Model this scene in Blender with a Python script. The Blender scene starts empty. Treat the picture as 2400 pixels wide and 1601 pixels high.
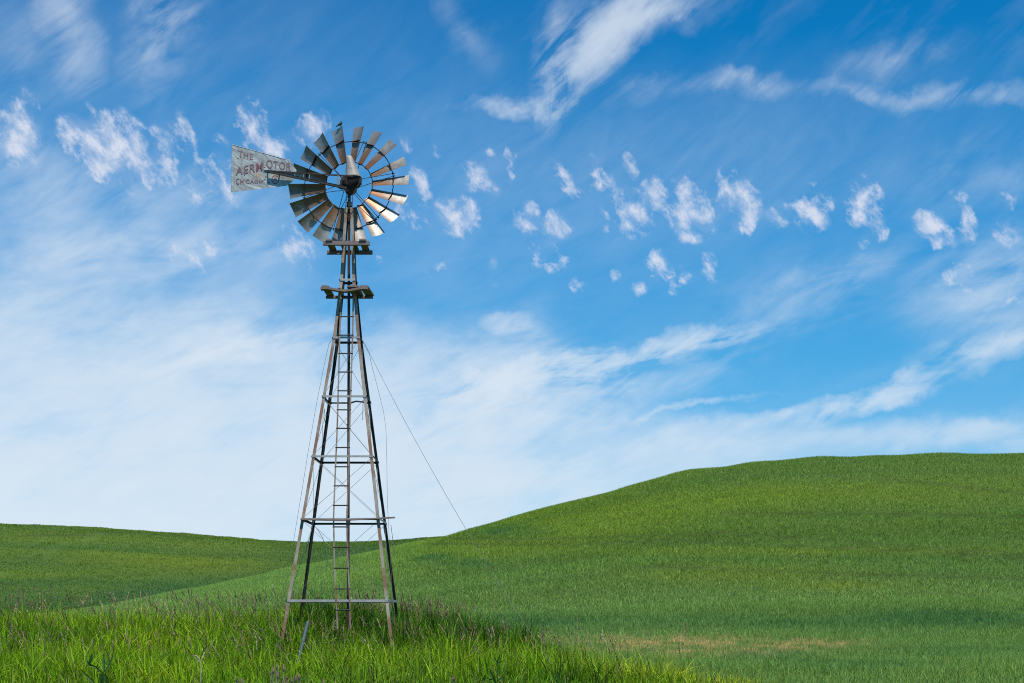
import bpy, bmesh, math, random
import numpy as np
from mathutils import Vector, Matrix

R = math.radians
sc = bpy.context.scene
col = sc.collection
random.seed(7)
rng = np.random.default_rng(11)

# ------------------------------------------------------------------ camera
CZ = 1.6                       # eye height above the verge
F = 3333.0                     # focal length in pixels of the 2400 px wide photograph (50 mm)
HOR = 1430.0                   # photograph row of the horizon
cam_d = bpy.data.cameras.new('camera')
cam = bpy.data.objects.new('camera', cam_d)
col.objects.link(cam)
cam.location = (0, 0, CZ)
cam.rotation_euler = (R(90), 0, 0)
cam_d.sensor_width = 36
cam_d.lens = 36 * F / 2400
cam_d.shift_y = (HOR - 800.5) / 2400
cam_d.clip_start = 0.1
cam_d.clip_end = 5000
sc.camera = cam

# ------------------------------------------------------------------ light and exposure
SUN_EL, SUN_AZ = 63.0, 20.0    # elevation; azimuth to the right of straight behind the camera
SUN_STRENGTH = 4.9
SKY_STRENGTH = 0.10
sc.view_settings.view_transform = 'Standard'
sc.view_settings.look = 'None'
sc.view_settings.exposure = 0.0
sc.view_settings.gamma = 1.0
sc.cycles.max_bounces = 6
sc.cycles.diffuse_bounces = 3
sc.cycles.transmission_bounces = 4
sc.cycles.transparent_max_bounces = 4
sc.cycles.caustics_reflective = False
sc.cycles.caustics_refractive = False
sc.cycles.use_denoising = False
sc.cycles.pixel_filter_type = 'BLACKMAN_HARRIS'
sc.cycles.filter_width = 1.05

sun_d = bpy.data.lights.new('sun', 'SUN')
sun_d.energy = SUN_STRENGTH
sun_d.angle = R(0.5)
sun_d.color = (1.0, 0.955, 0.88)
sun = bpy.data.objects.new('sun', sun_d)
col.objects.link(sun)
to_sun = Vector((math.sin(R(SUN_AZ)) * math.cos(R(SUN_EL)), -math.cos(R(SUN_AZ)) * math.cos(R(SUN_EL)), math.sin(R(SUN_EL))))
sun.rotation_euler = to_sun.to_track_quat('Z', 'Y').to_euler()
sun.location = to_sun * 60

# ------------------------------------------------------------------ sky with clouds
world = bpy.data.worlds.new('World')
sc.world = world
world.use_nodes = True
W = world.node_tree
W.nodes.clear()


class NT:
    """small helper for writing node trees"""
    def __init__(self, tree):
        self.t = tree
    def n(self, kind, **kw):
        nd = self.t.nodes.new(kind)
        for k, v in kw.items():
            setattr(nd, k, v)
        return nd
    def link(self, a, b):
        self.t.links.new(a, b)
    def put(self, sock, v):
        if isinstance(v, bpy.types.NodeSocket):
            self.t.links.new(v, sock)
        elif v is not None:
            sock.default_value = v
    def math(self, op, a, b=None, c=None, clamp=False):
        nd = self.n('ShaderNodeMath', operation=op, use_clamp=clamp)
        self.put(nd.inputs[0], a)
        if b is not None: self.put(nd.inputs[1], b)
        if c is not None: self.put(nd.inputs[2], c)
        return nd.outputs[0]
    def mix(self, fac, a, b, blend='MIX'):
        nd = self.n('ShaderNodeMix', data_type='RGBA', blend_type=blend)
        self.put(nd.inputs[0], fac)
        for s, v in ((nd.inputs[6], a), (nd.inputs[7], b)):
            if isinstance(v, tuple) and len(v) == 3: v = v + (1,)
            self.put(s, v)
        return nd.outputs[2]
    def noise(self, vec, scale, detail=4, rough=0.55, dist=0.0, dims='3D'):
        nd = self.n('ShaderNodeTexNoise', noise_dimensions=dims)
        if vec is not None: self.link(vec, nd.inputs['Vector'])
        nd.inputs['Scale'].default_value = scale
        nd.inputs['Detail'].default_value = detail
        nd.inputs['Roughness'].default_value = rough
        nd.inputs['Distortion'].default_value = dist
        return nd.outputs['Fac']
    def ramp(self, fac, stops, interp='LINEAR'):
        nd = self.n('ShaderNodeValToRGB')
        nd.color_ramp.interpolation = interp
        e = nd.color_ramp.elements
        while len(e) < len(stops): e.new(0.5)
        for el, (p, c) in zip(e, stops):
            el.position = p
            el.color = tuple(c) + (1,) if len(c) == 3 else c
        self.put(nd.inputs[0], fac)
        return nd.outputs[0]
    def remap(self, v, a, b, c=0.0, d=1.0, smooth=False):
        nd = self.n('ShaderNodeMapRange', interpolation_type='SMOOTHSTEP' if smooth else 'LINEAR')
        self.put(nd.inputs[0], v)
        for i, x in enumerate((a, b, c, d)): nd.inputs[i + 1].default_value = x
        return nd.outputs[0]
    def mapping(self, vec, loc=(0, 0, 0), rot=(0, 0, 0), scale=(1, 1, 1), kind='POINT'):
        nd = self.n('ShaderNodeMapping', vector_type=kind)
        self.link(vec, nd.inputs[0])
        nd.inputs[1].default_value = loc
        nd.inputs[2].default_value = rot
        nd.inputs[3].default_value = scale
        return nd.outputs[0]


w = NT(W)
geo = w.n('ShaderNodeTexCoord')
sep = w.n('ShaderNodeSeparateXYZ')
w.link(geo.outputs['Generated'], sep.inputs[0])
az = w.math('ARCTAN2', sep.outputs[0], sep.outputs[1])          # azimuth, 0 = north
el = w.math('ARCSINE', sep.outputs[2])                          # elevation
comb = w.n('ShaderNodeCombineXYZ')
w.link(az, comb.inputs[0]); w.link(el, comb.inputs[1])
dir0 = comb.outputs[0]
def warped(scale, amount, detail):
    nd = w.n('ShaderNodeTexNoise', noise_dimensions='2D')
    w.link(dir0, nd.inputs['Vector'])
    nd.inputs['Scale'].default_value = scale; nd.inputs['Detail'].default_value = detail; nd.inputs['Roughness'].default_value = 0.6
    a = w.n('ShaderNodeVectorMath', operation='SUBTRACT'); w.link(nd.outputs['Color'], a.inputs[0]); a.inputs[1].default_value = (.5, .5, .5)
    b_ = w.n('ShaderNodeVectorMath', operation='MULTIPLY_ADD'); w.link(a.outputs[0], b_.inputs[0]); b_.inputs[1].default_value = (amount, amount, 0); w.link(dir0, b_.inputs[2])
    return b_.outputs[0]
dirv = dir0
dir_c = warped(10.0, 0.05, 6)          # ragged edges for the high ice cloud
dir_p = warped(70.0, 0.008, 3)


def azel(px, py):
    u, v = (px - 1200) / F, (HOR - py) / F
    return math.atan(u), math.atan2(v, math.sqrt(1 + u * u))


sky = w.n('ShaderNodeTexSky', sky_type='NISHITA')
sky.sun_disc = False
sky.sun_elevation = R(SUN_EL)
sky.sun_rotation = R(180 - SUN_AZ)
sky.altitude = 700
sky.air_density = 1.0
sky.dust_density = 0.6
sky.ozone_density = 1.6
# the deep, polarised blue of the day: tint by height above the horizon
elf = w.remap(el, 0.0, R(40))
tint = w.ramp(elf, [(0.025, (0.70, 0.98, 1.42)), (0.125, (0.58, 1.0, 1.27)), (0.25, (0.28, 1.0, 1.32)), (0.365, (0.085, 0.98, 1.41)), (0.475, (0.05, 0.95, 1.41)), (0.575, (0.025, 0.86, 1.36)), (1.0, (0.02, 0.75, 1.25))])
base = w.mix(1.0, sky.outputs[0], tint, 'MULTIPLY')

# (photo column, row, half width, half height, turn in degrees, strength): where each cloud stands in the sky
PUFFS = [
    (52, 300, 48, 70, 15, 1.0), (15, 345, 45, 35, 0, .8), (205, 330, 52, 75, 35, .9), (275, 325, 55, 60, 40, .8),
    (345, 390, 60, 70, 40, .85), (395, 335, 32, 50, 20, .7), (245, 378, 40, 40, 0, .7), (437, 340, 20, 70, 15, .5),
    (468, 430, 45, 45, 30, .6), (522, 455, 32, 40, 40, .65), (515, 372, 22, 45, 0, .55), (588, 302, 38, 58, 12, 1.1),
    (640, 345, 34, 28, 0, .95), (742, 302, 48, 36, 0, .95), (692, 580, 38, 60, 20, .65), (472, 590, 34, 38, 20, .6),
    (410, 592, 20, 24, 20, .55), (985, 425, 20, 40, 25, .55), (965, 497, 36, 38, 0, .65), (1070, 505, 62, 42, 0, .75),
    (1030, 350, 18, 18, 0, .4), (955, 332, 16, 28, 30, .4), (890, 614, 20, 13, -20, .5), (1022, 630, 28, 22, -20, .6),
    (1115, 405, 34, 40, 45, .65), (1165, 440, 30, 24, 30, .55), (1197, 382, 12, 30, 10, .65), (1140, 355, 22, 14, -20, .45),
    (1232, 508, 30, 38, 20, .75), (1303, 535, 32, 40, 0, .75), (1106, 512, 16, 30, 0, .6), (1275, 602, 38, 32, -20, .75),
    (1322, 617, 22, 16, 0, .65), (1335, 432, 24, 48, 40, .65), (1398, 402, 52, 32, -35, .75), (1478, 392, 20, 30, 35, .5),
    (1478, 500, 66, 50, 15, .95), (1533, 450, 30, 32, 0, .75), (1622, 490, 54, 68, 10, 1.15), (1602, 415, 18, 24, 0, .5),
    (1692, 452, 24, 52, 10, .65), (1745, 458, 34, 52, 25, 1.05), (1768, 500, 18, 24, 0, .7), (1738, 532, 26, 22, -20, .6),
    (1815, 492, 32, 40, 20, .65), (1900, 490, 46, 48, 20, .85), (1935, 505, 24, 30, 30, .6), (2030, 445, 40, 28, -25, .7),
    (2018, 500, 30, 48, 35, .85), (2062, 525, 20, 36, 0, .75), (2025, 562, 16, 18, 0, .4), (2245, 460, 22, 18, -20, .5),
    (2190, 535, 52, 28, -38, .95), (2266, 528, 20, 42, 10, .75), (2228, 568, 44, 16, 0, .75), (2360, 472, 26, 20, -30, .4),
    (2372, 545, 36, 28, 0, .6), (1550, 622, 40, 34, -15, .95), (1606, 652, 14, 14, 0, .65), (1500, 677, 20, 15, 0, .65),
    (1580, 685, 18, 20, 20, .75), (1664, 627, 22, 30, 15, .65), (1445, 645, 16, 11, 0, .45), (1352, 668, 20, 20, 0, .65),
    (1155, 612, 16, 18, 20, .45), (1158, 672, 14, 10, 0, .45), (2240, 640, 30, 26, 20, .55), (2275, 665, 28, 20, -30, .55),
    (2368, 708, 20, 16, 0, .55),
]
VEIL = [
    (250, 220, 900, 380, 0, .10), (120, 620, 480, 200, 0, .30), (100, 1230, 1150, 370, 3, 1.25), (250, 1010, 850, 230, 3, .6), (100, 720, 520, 170, 0, .22),
    (900, 900, 380, 130, 8, .32), (1250, 1130, 620, 110, 3, .75), (1150, 970, 400, 90, 10, .22), (1800, 1050, 420, 30, 4, .28), (2330, 1040, 400, 40, 4, .35), (2360, 680, 230, 130, 10, .15), (1500, 330, 700, 160, 0, .05), (1350, 560, 1000, 260, 8, .13),
]
CIRRUS = [
    (1430, 80, 190, 56, 32, .7), (1305, 130, 55, 90, -25, .5), (1540, 40, 160, 44, 16, .42), (1400, 60, 120, 80, 40, .25), (1300, 210, 34, 60, -25, .5), (1210, 240, 110, 16, 3, .6), (1560, 202, 210, 20, 3, .22),
    (1775, 196, 95, 24, -5, .26), (2010, 215, 120, 16, -11, .28), (2290, 242, 180, 22, -8, .42), (2110, 135, 130, 40, 8, .25),
    (160, 60, 55, 120, 10, .36), (390, 60, 80, 150, -20, .42), (1080, 50, 36, 100, 30, .16), (60, 130, 130, 90, 20, .18), (2390, 90, 50, 100, -20, .10),
    (330, 590, 300, 45, 4, .35), (150, 450, 180, 90, -10, .3), (480, 480, 200, 50, 0, .25),
    (560, 818, 190, 26, 17, .7), (630, 775, 240, 60, 6, .4), 
    (1340, 850, 240, 32, 14, 1.5), (1650, 798, 130, 24, 13, .95), (1205, 768, 55, 26, -15, .6), (1180, 830, 160, 80, 20, .16),
    (1250, 920, 420, 90, 8, .55), (2060, 945, 215, 30, 15, 1.1), (2330, 812, 150, 34, 12, .45), (2360, 680, 190, 110, 10, .34),
    (1620, 962, 190, 9, 8, .5), (1850, 720, 420, 90, 22, .16), (2330, 1005, 260, 40, 5, .35),
    (1720, 1010, 230, 22, 5, .4), (1930, 655, 160, 40, 22, .2), (2230, 855, 260, 16, 22, .3), (2380, 620, 140, 60, 10, .25), (2330, 420, 260, 70, 0, .14),
]


def blob(c, wide, dv):
    px, py, rx, ry, turn, s = c
    a, e = azel(px, py)
    m = w.mapping(dv, (a, e, 0), (0, 0, R(turn)), (rx / F * wide, ry / F * wide, 1), 'TEXTURE')
    g = w.n('ShaderNodeTexGradient', gradient_type='SPHERICAL')
    w.link(m, g.inputs[0])
    return g.outputs[1], s


def total(lst, op, wide, dv):
    acc = None
    for c in lst:
        o, s = blob(c, wide, dv)
        if op == 'ADD':
            acc = w.math('MULTIPLY_ADD', o, s, acc if acc is not None else 0.0)
        else:
            o = w.math('MULTIPLY', o, s)
            acc = o if acc is None else w.math('MAXIMUM', acc, o)
    return acc


pm = total(PUFFS, 'ADD', 1.30, dir_p)
pcoord = w.mapping(dirv, rot=(0, 0, R(-50)), scale=(1 / 0.8, 1 / 1.25, 1), kind='TEXTURE')
pn = w.noise(pcoord, 60.0, 8, 0.64, 0.15, '2D')
pn2 = w.noise(dirv, 170.0, 5, 0.65, 0.4, '2D')
pd = w.math('MULTIPLY_ADD', w.math('MINIMUM', pm, 1.0), 0.64, w.math('MULTIPLY_ADD', pn, 3.6, w.math('MULTIPLY', pn2, 0.5)))
puff = w.remap(pd, 2.17, 3.10, 0.0, 1.0)
gate = w.remap(pm, 0.02, 0.22, 0.0, 1.0, True)
puff = w.math('MULTIPLY', w.math('MULTIPLY', w.math('POWER', puff, 1.15), gate), 0.90)
hn = w.noise(pcoord, 30.0, 5, 0.6, 0.3, '2D')
halo = w.remap(w.math('MULTIPLY_ADD', w.math('MINIMUM', pm, 1.0), 0.8, w.math('MULTIPLY', hn, 1.6)), 0.95, 1.75, 0.0, 0.28, True)
puff = w.math('SUBTRACT', 1.0, w.math('MULTIPLY', w.math('SUBTRACT', 1.0, puff), w.math('SUBTRACT', 1.0, w.math('MULTIPLY', halo, gate))))

cm = total(CIRRUS, 'ADD', 1.45, dir_c)
warp = w.noise(dirv, 14.0, 3, 0.5, 0.0, '2D')
ccoord = w.mapping(dirv, rot=(0, 0, R(12)), scale=(1 / 0.30, 1.0, 1), kind='TEXTURE')
cn = w.noise(ccoord, 46.0, 7, 0.60, 0.35, '2D')
ccoord2 = w.mapping(dirv, rot=(0, 0, R(32)), scale=(1 / 0.30, 1 / 1.2, 1), kind='TEXTURE')
cn2 = w.noise(ccoord2, 60.0, 6, 0.62, 0.3, '2D')
high = w.remap(el, R(13), R(17.5), 0.0, 1.0, True)                 # the highest cloud is combed another way
ccoord3 = w.mapping(dirv, rot=(0, 0, R(40)), scale=(1 / 0.26, 1 / 0.85, 1), kind='TEXTURE')
cn4 = w.noise(ccoord3, 50.0, 6, 0.58, 0.6, '2D')
fib = w.math('ADD', w.math('MULTIPLY', cn, w.math('SUBTRACT', 1.0, high)), w.math('MULTIPLY', cn4, high))
cnm = w.math('ADD', w.math('MULTIPLY', fib, 0.9), w.math('MULTIPLY_ADD', cn2, 0.5, w.math('MULTIPLY', warp, 0.6)))
cir = w.math('MULTIPLY', cm, w.remap(cnm, 0.78, 1.24, 0.05, 1.70))
cir = w.math('SUBTRACT', 1.0, w.math('EXPONENT', w.math('MULTIPLY', w.math('POWER', w.math('MAXIMUM', cir, 0.0), 1.25), -1.75)))
cir = w.math('MULTIPLY', cir, 0.78)
vm = total(VEIL, 'ADD', 1.4, dir_c)
vm = w.math('MULTIPLY', vm, w.remap(cnm, 0.72, 1.28, 0.55, 1.38))
vm = w.math('SUBTRACT', 1.0, w.math('EXPONENT', w.math('MULTIPLY', w.math('POWER', w.math('MAXIMUM', vm, 0.0), 1.15), -1.9)))
cir = w.math('SUBTRACT', 1.0, w.math('MULTIPLY', w.math('SUBTRACT', 1.0, w.math('MULTIPLY', vm, 0.90)), w.math('SUBTRACT', 1.0, cir)))
thin = w.math('MULTIPLY', w.remap(cnm, 0.95, 1.4, 0.0, 1.0), 0.07)
cir = w.math('MAXIMUM', cir, thin)

K = 1.0 / SKY_STRENGTH
c1 = w.mix(cir, base, (0.72 * K, 0.81 * K, 0.90 * K))
c2 = w.mix(puff, c1, (0.70 * K, 0.75 * K, 0.87 * K))
bg = w.n('ShaderNodeBackground')
bg.inputs[1].default_value = SKY_STRENGTH
w.link(c2, bg.inputs[0])
wo = w.n('ShaderNodeOutputWorld')
w.link(bg.outputs[0], wo.inputs[0])
world.cycles.sampling_method = 'MANUAL'
world.cycles.sample_map_resolution = 512


# ------------------------------------------------------------------ helpers
def tag(o, label=None, cat=None, group=None, kind=None):
    if label: o['label'] = label
    if cat: o['category'] = cat
    if group: o['group'] = group
    if kind: o['kind'] = kind
    return o


def P(px, py, Y):
    """point of the world seen at a photograph pixel, at distance Y"""
    return Vector(((px - 1200) / F * Y, Y, CZ + (HOR - py) / F * Y))


class MB:
    def __init__(self):
        self.v, self.f = [], []
    def add(self, vs, fs):
        o = len(self.v)
        self.v += [tuple(x) for x in vs]
        self.f += [tuple(i + o for i in f) for f in fs]
    def frame(self, d, up=None):
        d = d.normalized()
        up = Vector(up) if up is not None else Vector((0, 0, 1))
        if abs(d.dot(up)) > 0.98: up = Vector((0, 1, 0))
        a = d.cross(up).normalized()
        return a, a.cross(d).normalized()
    def bar(self, p, q, wd, hg, up=None):
        p, q = Vector(p), Vector(q)
        a, b = self.frame(q - p, up)
        vs = []
        for c in (p, q):
            for sa, sb in ((-1, -1), (1, -1), (1, 1), (-1, 1)):
                vs.append(c + a * sa * wd / 2 + b * sb * hg / 2)
        self.add(vs, [(3, 2, 1, 0), (4, 5, 6, 7), (0, 1, 5, 4), (1, 2, 6, 5), (2, 3, 7, 6), (3, 0, 4, 7)])
    def tube(self, pts, r, n=8, cap=True):
        pts = [Vector(p) for p in pts]
        rs = r if isinstance(r, (list, tuple)) else [r] * len(pts)
        vs, fs = [], []
        for i, p in enumerate(pts):
            d = pts[min(i + 1, len(pts) - 1)] - pts[max(i - 1, 0)]
            a, b = self.frame(d)
            for k in range(n):
                t = 2 * math.pi * k / n
                vs.append(p + (a * math.cos(t) + b * math.sin(t)) * rs[i])
        for i in range(len(pts) - 1):
            for k in range(n):
                fs.append((i * n + k, i * n + (k + 1) % n, (i + 1) * n + (k + 1) % n, (i + 1) * n + k))
        if cap:
            fs.append(tuple(range(n - 1, -1, -1)))
            fs.append(tuple((len(pts) - 1) * n + k for k in range(n)))
        self.add(vs, fs)
    def loft(self, rows, n=16):
        """rows of (centre, half a, half b, vector a, vector b): a closed body of stacked superellipses"""
        vs, fs = [], []
        for c, ha, hb, va, vb in rows:
            for k in range(n):
                t = 2 * math.pi * k / n
                ct, st = math.cos(t), math.sin(t)
                ct = math.copysign(abs(ct) ** 0.75, ct); st = math.copysign(abs(st) ** 0.75, st)
                vs.append(Vector(c) + Vector(va) * ha * ct + Vector(vb) * hb * st)
        m = len(rows)
        for i in range(m - 1):
            for k in range(n):
                fs.append((i * n + k, i * n + (k + 1) % n, (i + 1) * n + (k + 1) % n, (i + 1) * n + k))
        fs.append(tuple(range(n - 1, -1, -1)))
        fs.append(tuple((m - 1) * n + k for k in range(n)))
        self.add(vs, fs)
    def plate(self, poly, nrm, th):
        poly = [Vector(p) for p in poly]
        nv = Vector(nrm).normalized() * th / 2
        n = len(poly)
        vs = [p + nv for p in poly] + [p - nv for p in poly]
        fs = [tuple(range(n)), tuple(range(2 * n - 1, n - 1, -1))]
        for k in range(n):
            fs.append((k, n + k, n + (k + 1) % n, (k + 1) % n))
        self.add(vs, fs)
    def build(self, name, mat, parent=None, off=None, smooth=False):
        me = bpy.data.meshes.new(name)
        o = Vector(off) if off is not None else Vector((0, 0, 0))
        me.from_pydata([tuple(Vector(v) - o) for v in self.v], [], self.f)
        bm = bmesh.new(); bm.from_mesh(me)
        bmesh.ops.recalc_face_normals(bm, faces=bm.faces)
        bm.to_mesh(me); bm.free()
        if smooth:
            for p in me.polygons: p.use_smooth = True
            me.set_sharp_from_angle(angle=R(40))
        me.materials.append(mat)
        ob = bpy.data.objects.new(name, me)
        col.objects.link(ob)
        if parent: ob.parent = parent
        return ob


def new_mat(name):
    m = bpy.data.materials.new(name)
    m.use_nodes = True
    m.node_tree.nodes.clear()
    t = NT(m.node_tree)
    out = t.n('ShaderNodeOutputMaterial')
    b = t.n('ShaderNodeBsdfPrincipled')
    t.link(b.outputs[0], out.inputs[0])
    return m, t, b, out


def bump(t, b, h, strength=0.3, dist=0.01):
    nd = t.n('ShaderNodeBump')
    nd.inputs['Strength'].default_value = strength
    nd.inputs['Distance'].default_value = dist
    t.link(h, nd.inputs['Height'])
    t.link(nd.outputs[0], b.inputs['Normal'])


def metal(name, ca, cb, rust, scale=6, rust_lo=0.55, rust_hi=0.7, rough=0.55, metallic=0.25, holes=False):
    m, t, b, _ = new_mat(name)
    tc = t.n('ShaderNodeTexCoord').outputs['Object']
    n1 = t.noise(tc, scale, 6, 0.65)
    n2 = t.noise(tc, scale * 0.45, 5, 0.7, 0.4)
    n3 = t.noise(tc, scale * 14, 3, 0.6)
    c = t.mix(t.remap(n1, 0.3, 0.7), ca, cb)
    r = t.remap(t.math('MULTIPLY_ADD', n3, 0.25, n2), rust_lo + 0.12, rust_hi + 0.12, 0, 1, True)
    c = t.mix(r, c, rust)
    if holes:
        vo = t.n('ShaderNodeTexVoronoi', feature='F1')
        t.link(tc, vo.inputs['Vector']); vo.inputs['Scale'].default_value = 9
        sp = t.math('LESS_THAN', vo.outputs['Distance'], 0.085)
        c = t.mix(sp, c, (0.03, 0.028, 0.028))
    t.link(c, b.inputs['Base Color'])
    b.inputs['Roughness'].default_value = rough
    b.inputs['Metallic'].default_value = metallic
    bump(t, b, n3, 0.25, 0.004)
    return m


M = {}
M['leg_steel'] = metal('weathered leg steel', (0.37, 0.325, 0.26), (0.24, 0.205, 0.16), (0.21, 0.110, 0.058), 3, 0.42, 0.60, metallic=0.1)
M['dark_iron_and_shade'] = metal('dark iron and painted shade', (0.016, 0.018, 0.017), (0.03, 0.032, 0.028), (0.06, 0.03, 0.018), 5, 0.62, 0.8, 0.6, 0.2)  # near-black; also paints shade onto the rear legs, girts and gussets
M['rusty_iron'] = metal('rusty iron', (0.030, 0.013, 0.010), (0.014, 0.009, 0.009), (0.10, 0.034, 0.02), 9, 0.55, 0.75, 0.75, 0.0)
M['pipe_iron'] = metal('brown pipe iron', (0.055, 0.028, 0.024), (0.035, 0.02, 0.018), (0.11, 0.05, 0.03), 4, 0.55, 0.75, 0.7, 0.0)
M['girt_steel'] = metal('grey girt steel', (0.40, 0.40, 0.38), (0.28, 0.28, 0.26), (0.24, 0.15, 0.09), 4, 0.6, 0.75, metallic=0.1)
M['rail_steel'] = metal('ladder rail steel', (0.30, 0.26, 0.21), (0.19, 0.14, 0.10), (0.17, 0.08, 0.042), 3, 0.48, 0.62, metallic=0.1)
M['hood'] = metal('galvanised hood', (0.36, 0.335, 0.295), (0.23, 0.21, 0.185), (0.22, 0.13, 0.075), 7, 0.58, 0.74, holes=True, metallic=0.1)
M['wire'] = metal('fence wire', (0.14, 0.13, 0.11), (0.20, 0.185, 0.15), (0.10, 0.06, 0.04), 8, metallic=0.2)

# rib and blade steel: zinc grey at the tip, rust creeping out from the root and the lower edge
m, t, b, _ = new_mat('blade steel')
tc = t.n('ShaderNodeTexCoord').outputs['Object']
oi = t.n('ShaderNodeObjectInfo').outputs['Random']
off = t.n('ShaderNodeVectorMath', operation='ADD')
cx = t.n('ShaderNodeCombineXYZ')
t.link(t.math('MULTIPLY', oi, 37.0), cx.inputs[0]); t.link(t.math('MULTIPLY', oi, 91.0), cx.inputs[1])
t.link(tc, off.inputs[0]); t.link(cx.outputs[0], off.inputs[1])
v = off.outputs[0]
s_ = t.n('ShaderNodeSeparateXYZ'); t.link(tc, s_.inputs[0])
n1 = t.noise(v, 7, 6, 0.65); n2 = t.noise(v, 3.2, 5, 0.7, 0.5); n3 = t.noise(v, 70, 3, 0.6)
nst = t.noise(t.mapping(v, scale=(0.5, 5, 5)), 5, 4, 0.6)
c = t.mix(t.remap(n1, 0.3, 0.7), (0.45, 0.425, 0.38), (0.235, 0.22, 0.19))
c = t.mix(t.math('MULTIPLY', t.remap(n3, 0.45, 0.7), 0.35), c, (0.30, 0.29, 0.27))
rad = t.remap(s_.outputs[0], 0.45, 1.05, 0.95, 0.0)
edge = t.remap(s_.outputs[1], -0.15, 0.10, 0.30, 0.0)
rs = t.math('ADD', t.math('ADD', rad, edge), t.math('MULTIPLY', t.math('ADD', n2, nst), 0.75))
rst = t.remap(rs, 0.75, 1.55, 0, 0.95, True)
c = t.mix(rst, c, t.mix(n1, (0.36, 0.175, 0.08), (0.22, 0.11, 0.055)))
vo = t.n('ShaderNodeTexVoronoi', feature='F1'); t.link(v, vo.inputs['Vector']); vo.inputs['Scale'].default_value = 5
c = t.mix(t.math('LESS_THAN', vo.outputs['Distance'], 0.055), c, (0.03, 0.028, 0.028))
t.link(c, b.inputs['Base Color'])
b.inputs['Roughness'].default_value = 0.48
b.inputs['Metallic'].default_value = 0.55
bump(t, b, n1, 0.25, 0.02)
M['blade'] = m

# tail sheet: dented zinc with bullet marks, moss-grey streaks and a rust-speckled patch
m, t, b, _ = new_mat('tail sheet')
tc = t.n('ShaderNodeTexCoord').outputs['Object']
n1 = t.noise(tc, 4, 6, 0.65); n3 = t.noise(tc, 45, 3, 0.6)
ndent = t.noise(t.mapping(tc, rot=(0, R(33), 0), scale=(1 / 0.8, 1 / 0.8, 1 / 2.4), kind='TEXTURE'), 3.0, 3, 0.45, 0.9)
c = t.mix(t.remap(n1, 0.32, 0.68), (0.42, 0.45, 0.44), (0.245, 0.27, 0.265))
c = t.mix(t.remap(n3, 0.5, 0.75, 0, 0.5), c, (0.22, 0.23, 0.23))
c = t.mix(t.remap(ndent, 0.48, 0.75, 0, 0.42), c, (0.25, 0.27, 0.27))
vo = t.n('ShaderNodeTexVoronoi', feature='F1'); t.link(tc, vo.inputs['Vector']); vo.inputs['Scale'].default_value = 9
pick = t.math('GREATER_THAN', t.noise(tc, 3.0, 2), 0.46)
c = t.mix(t.math('MULTIPLY', t.math('LESS_THAN', vo.outputs['Distance'], 0.13), pick), c, (0.035, 0.035, 0.037))
nst = t.noise(t.mapping(tc, scale=(7, 7, 0.7)), 3.0, 4, 0.65)
c = t.mix(t.remap(nst, 0.52, 0.72, 0, 0.5), c, (0.17, 0.165, 0.15))
rp = t.n('ShaderNodeTexGradient', gradient_type='SPHERICAL')
RUST_LOC = t.n('ShaderNodeMapping', vector_type='TEXTURE'); t.link(tc, RUST_LOC.inputs[0]); t.link(RUST_LOC.outputs[0], rp.inputs[0])
spk = t.noise(tc, 48, 3, 0.75)
c = t.mix(t.remap(t.math('ADD', t.math('MULTIPLY', rp.outputs[1], 0.34), spk), 0.80, 0.86), c, t.mix(n3, (0.36, 0.12, 0.035), (0.42, 0.22, 0.05)))
t.link(c, b.inputs['Base Color'])
b.inputs['Roughness'].default_value = 0.5
b.inputs['Metallic'].default_value = 0.1
bump(t, b, ndent, 0.55, 0.05)
M['tail'] = m

# faded red-brown paint, worn through to the zinc
m, t, b, _ = new_mat('faded letter paint')
tc = t.n('ShaderNodeTexCoord').outputs['Object']
n3 = t.noise(tc, 55, 4, 0.7)
c = t.mix(t.remap(n3, 0.48, 0.70, 0.0, 0.85), (0.165, 0.050, 0.062), (0.34, 0.33, 0.33))
t.link(c, b.inputs['Base Color']); b.inputs['Roughness'].default_value = 0.7
M['paint'] = m

# weathered boards with yellow lichen
m, t, b, _ = new_mat('weathered timber')
tc = t.n('ShaderNodeTexCoord').outputs['Object']
g = t.noise(t.mapping(tc, scale=(1.2, 9, 16)), 6, 5, 0.65)
n1 = t.noise(tc, 3.5, 4, 0.6); n2 = t.noise(tc, 9, 3, 0.6)
c = t.mix(t.remap(g, 0.3, 0.7), (0.30, 0.225, 0.20), (0.12, 0.09, 0.08))
c = t.mix(t.remap(n1, 0.5, 0.75, 0, 0.6), c, (0.11, 0.085, 0.075))
c = t.mix(t.remap(n2, 0.63, 0.7, 0, 0.85), c, (0.30, 0.20, 0.035))
t.link(c, b.inputs['Base Color']); b.inputs['Roughness'].default_value = 0.85
bump(t, b, g, 0.5, 0.006)
M['wood'] = m

m, t, b, _ = new_mat('grey plastic pipe')
tc = t.n('ShaderNodeTexCoord').outputs['Object']
n1 = t.noise(tc, 9, 5, 0.6); n2 = t.noise(tc, 60, 3, 0.6)
c = t.mix(t.remap(n1, 0.35, 0.7), (0.070, 0.095, 0.115), (0.105, 0.13, 0.145))
c = t.mix(t.remap(n2, 0.6, 0.72, 0, 0.6), c, (0.08, 0.075, 0.06))
t.link(c, b.inputs['Base Color']); b.inputs['Roughness'].default_value = 0.55
M['plastic'] = m

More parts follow.
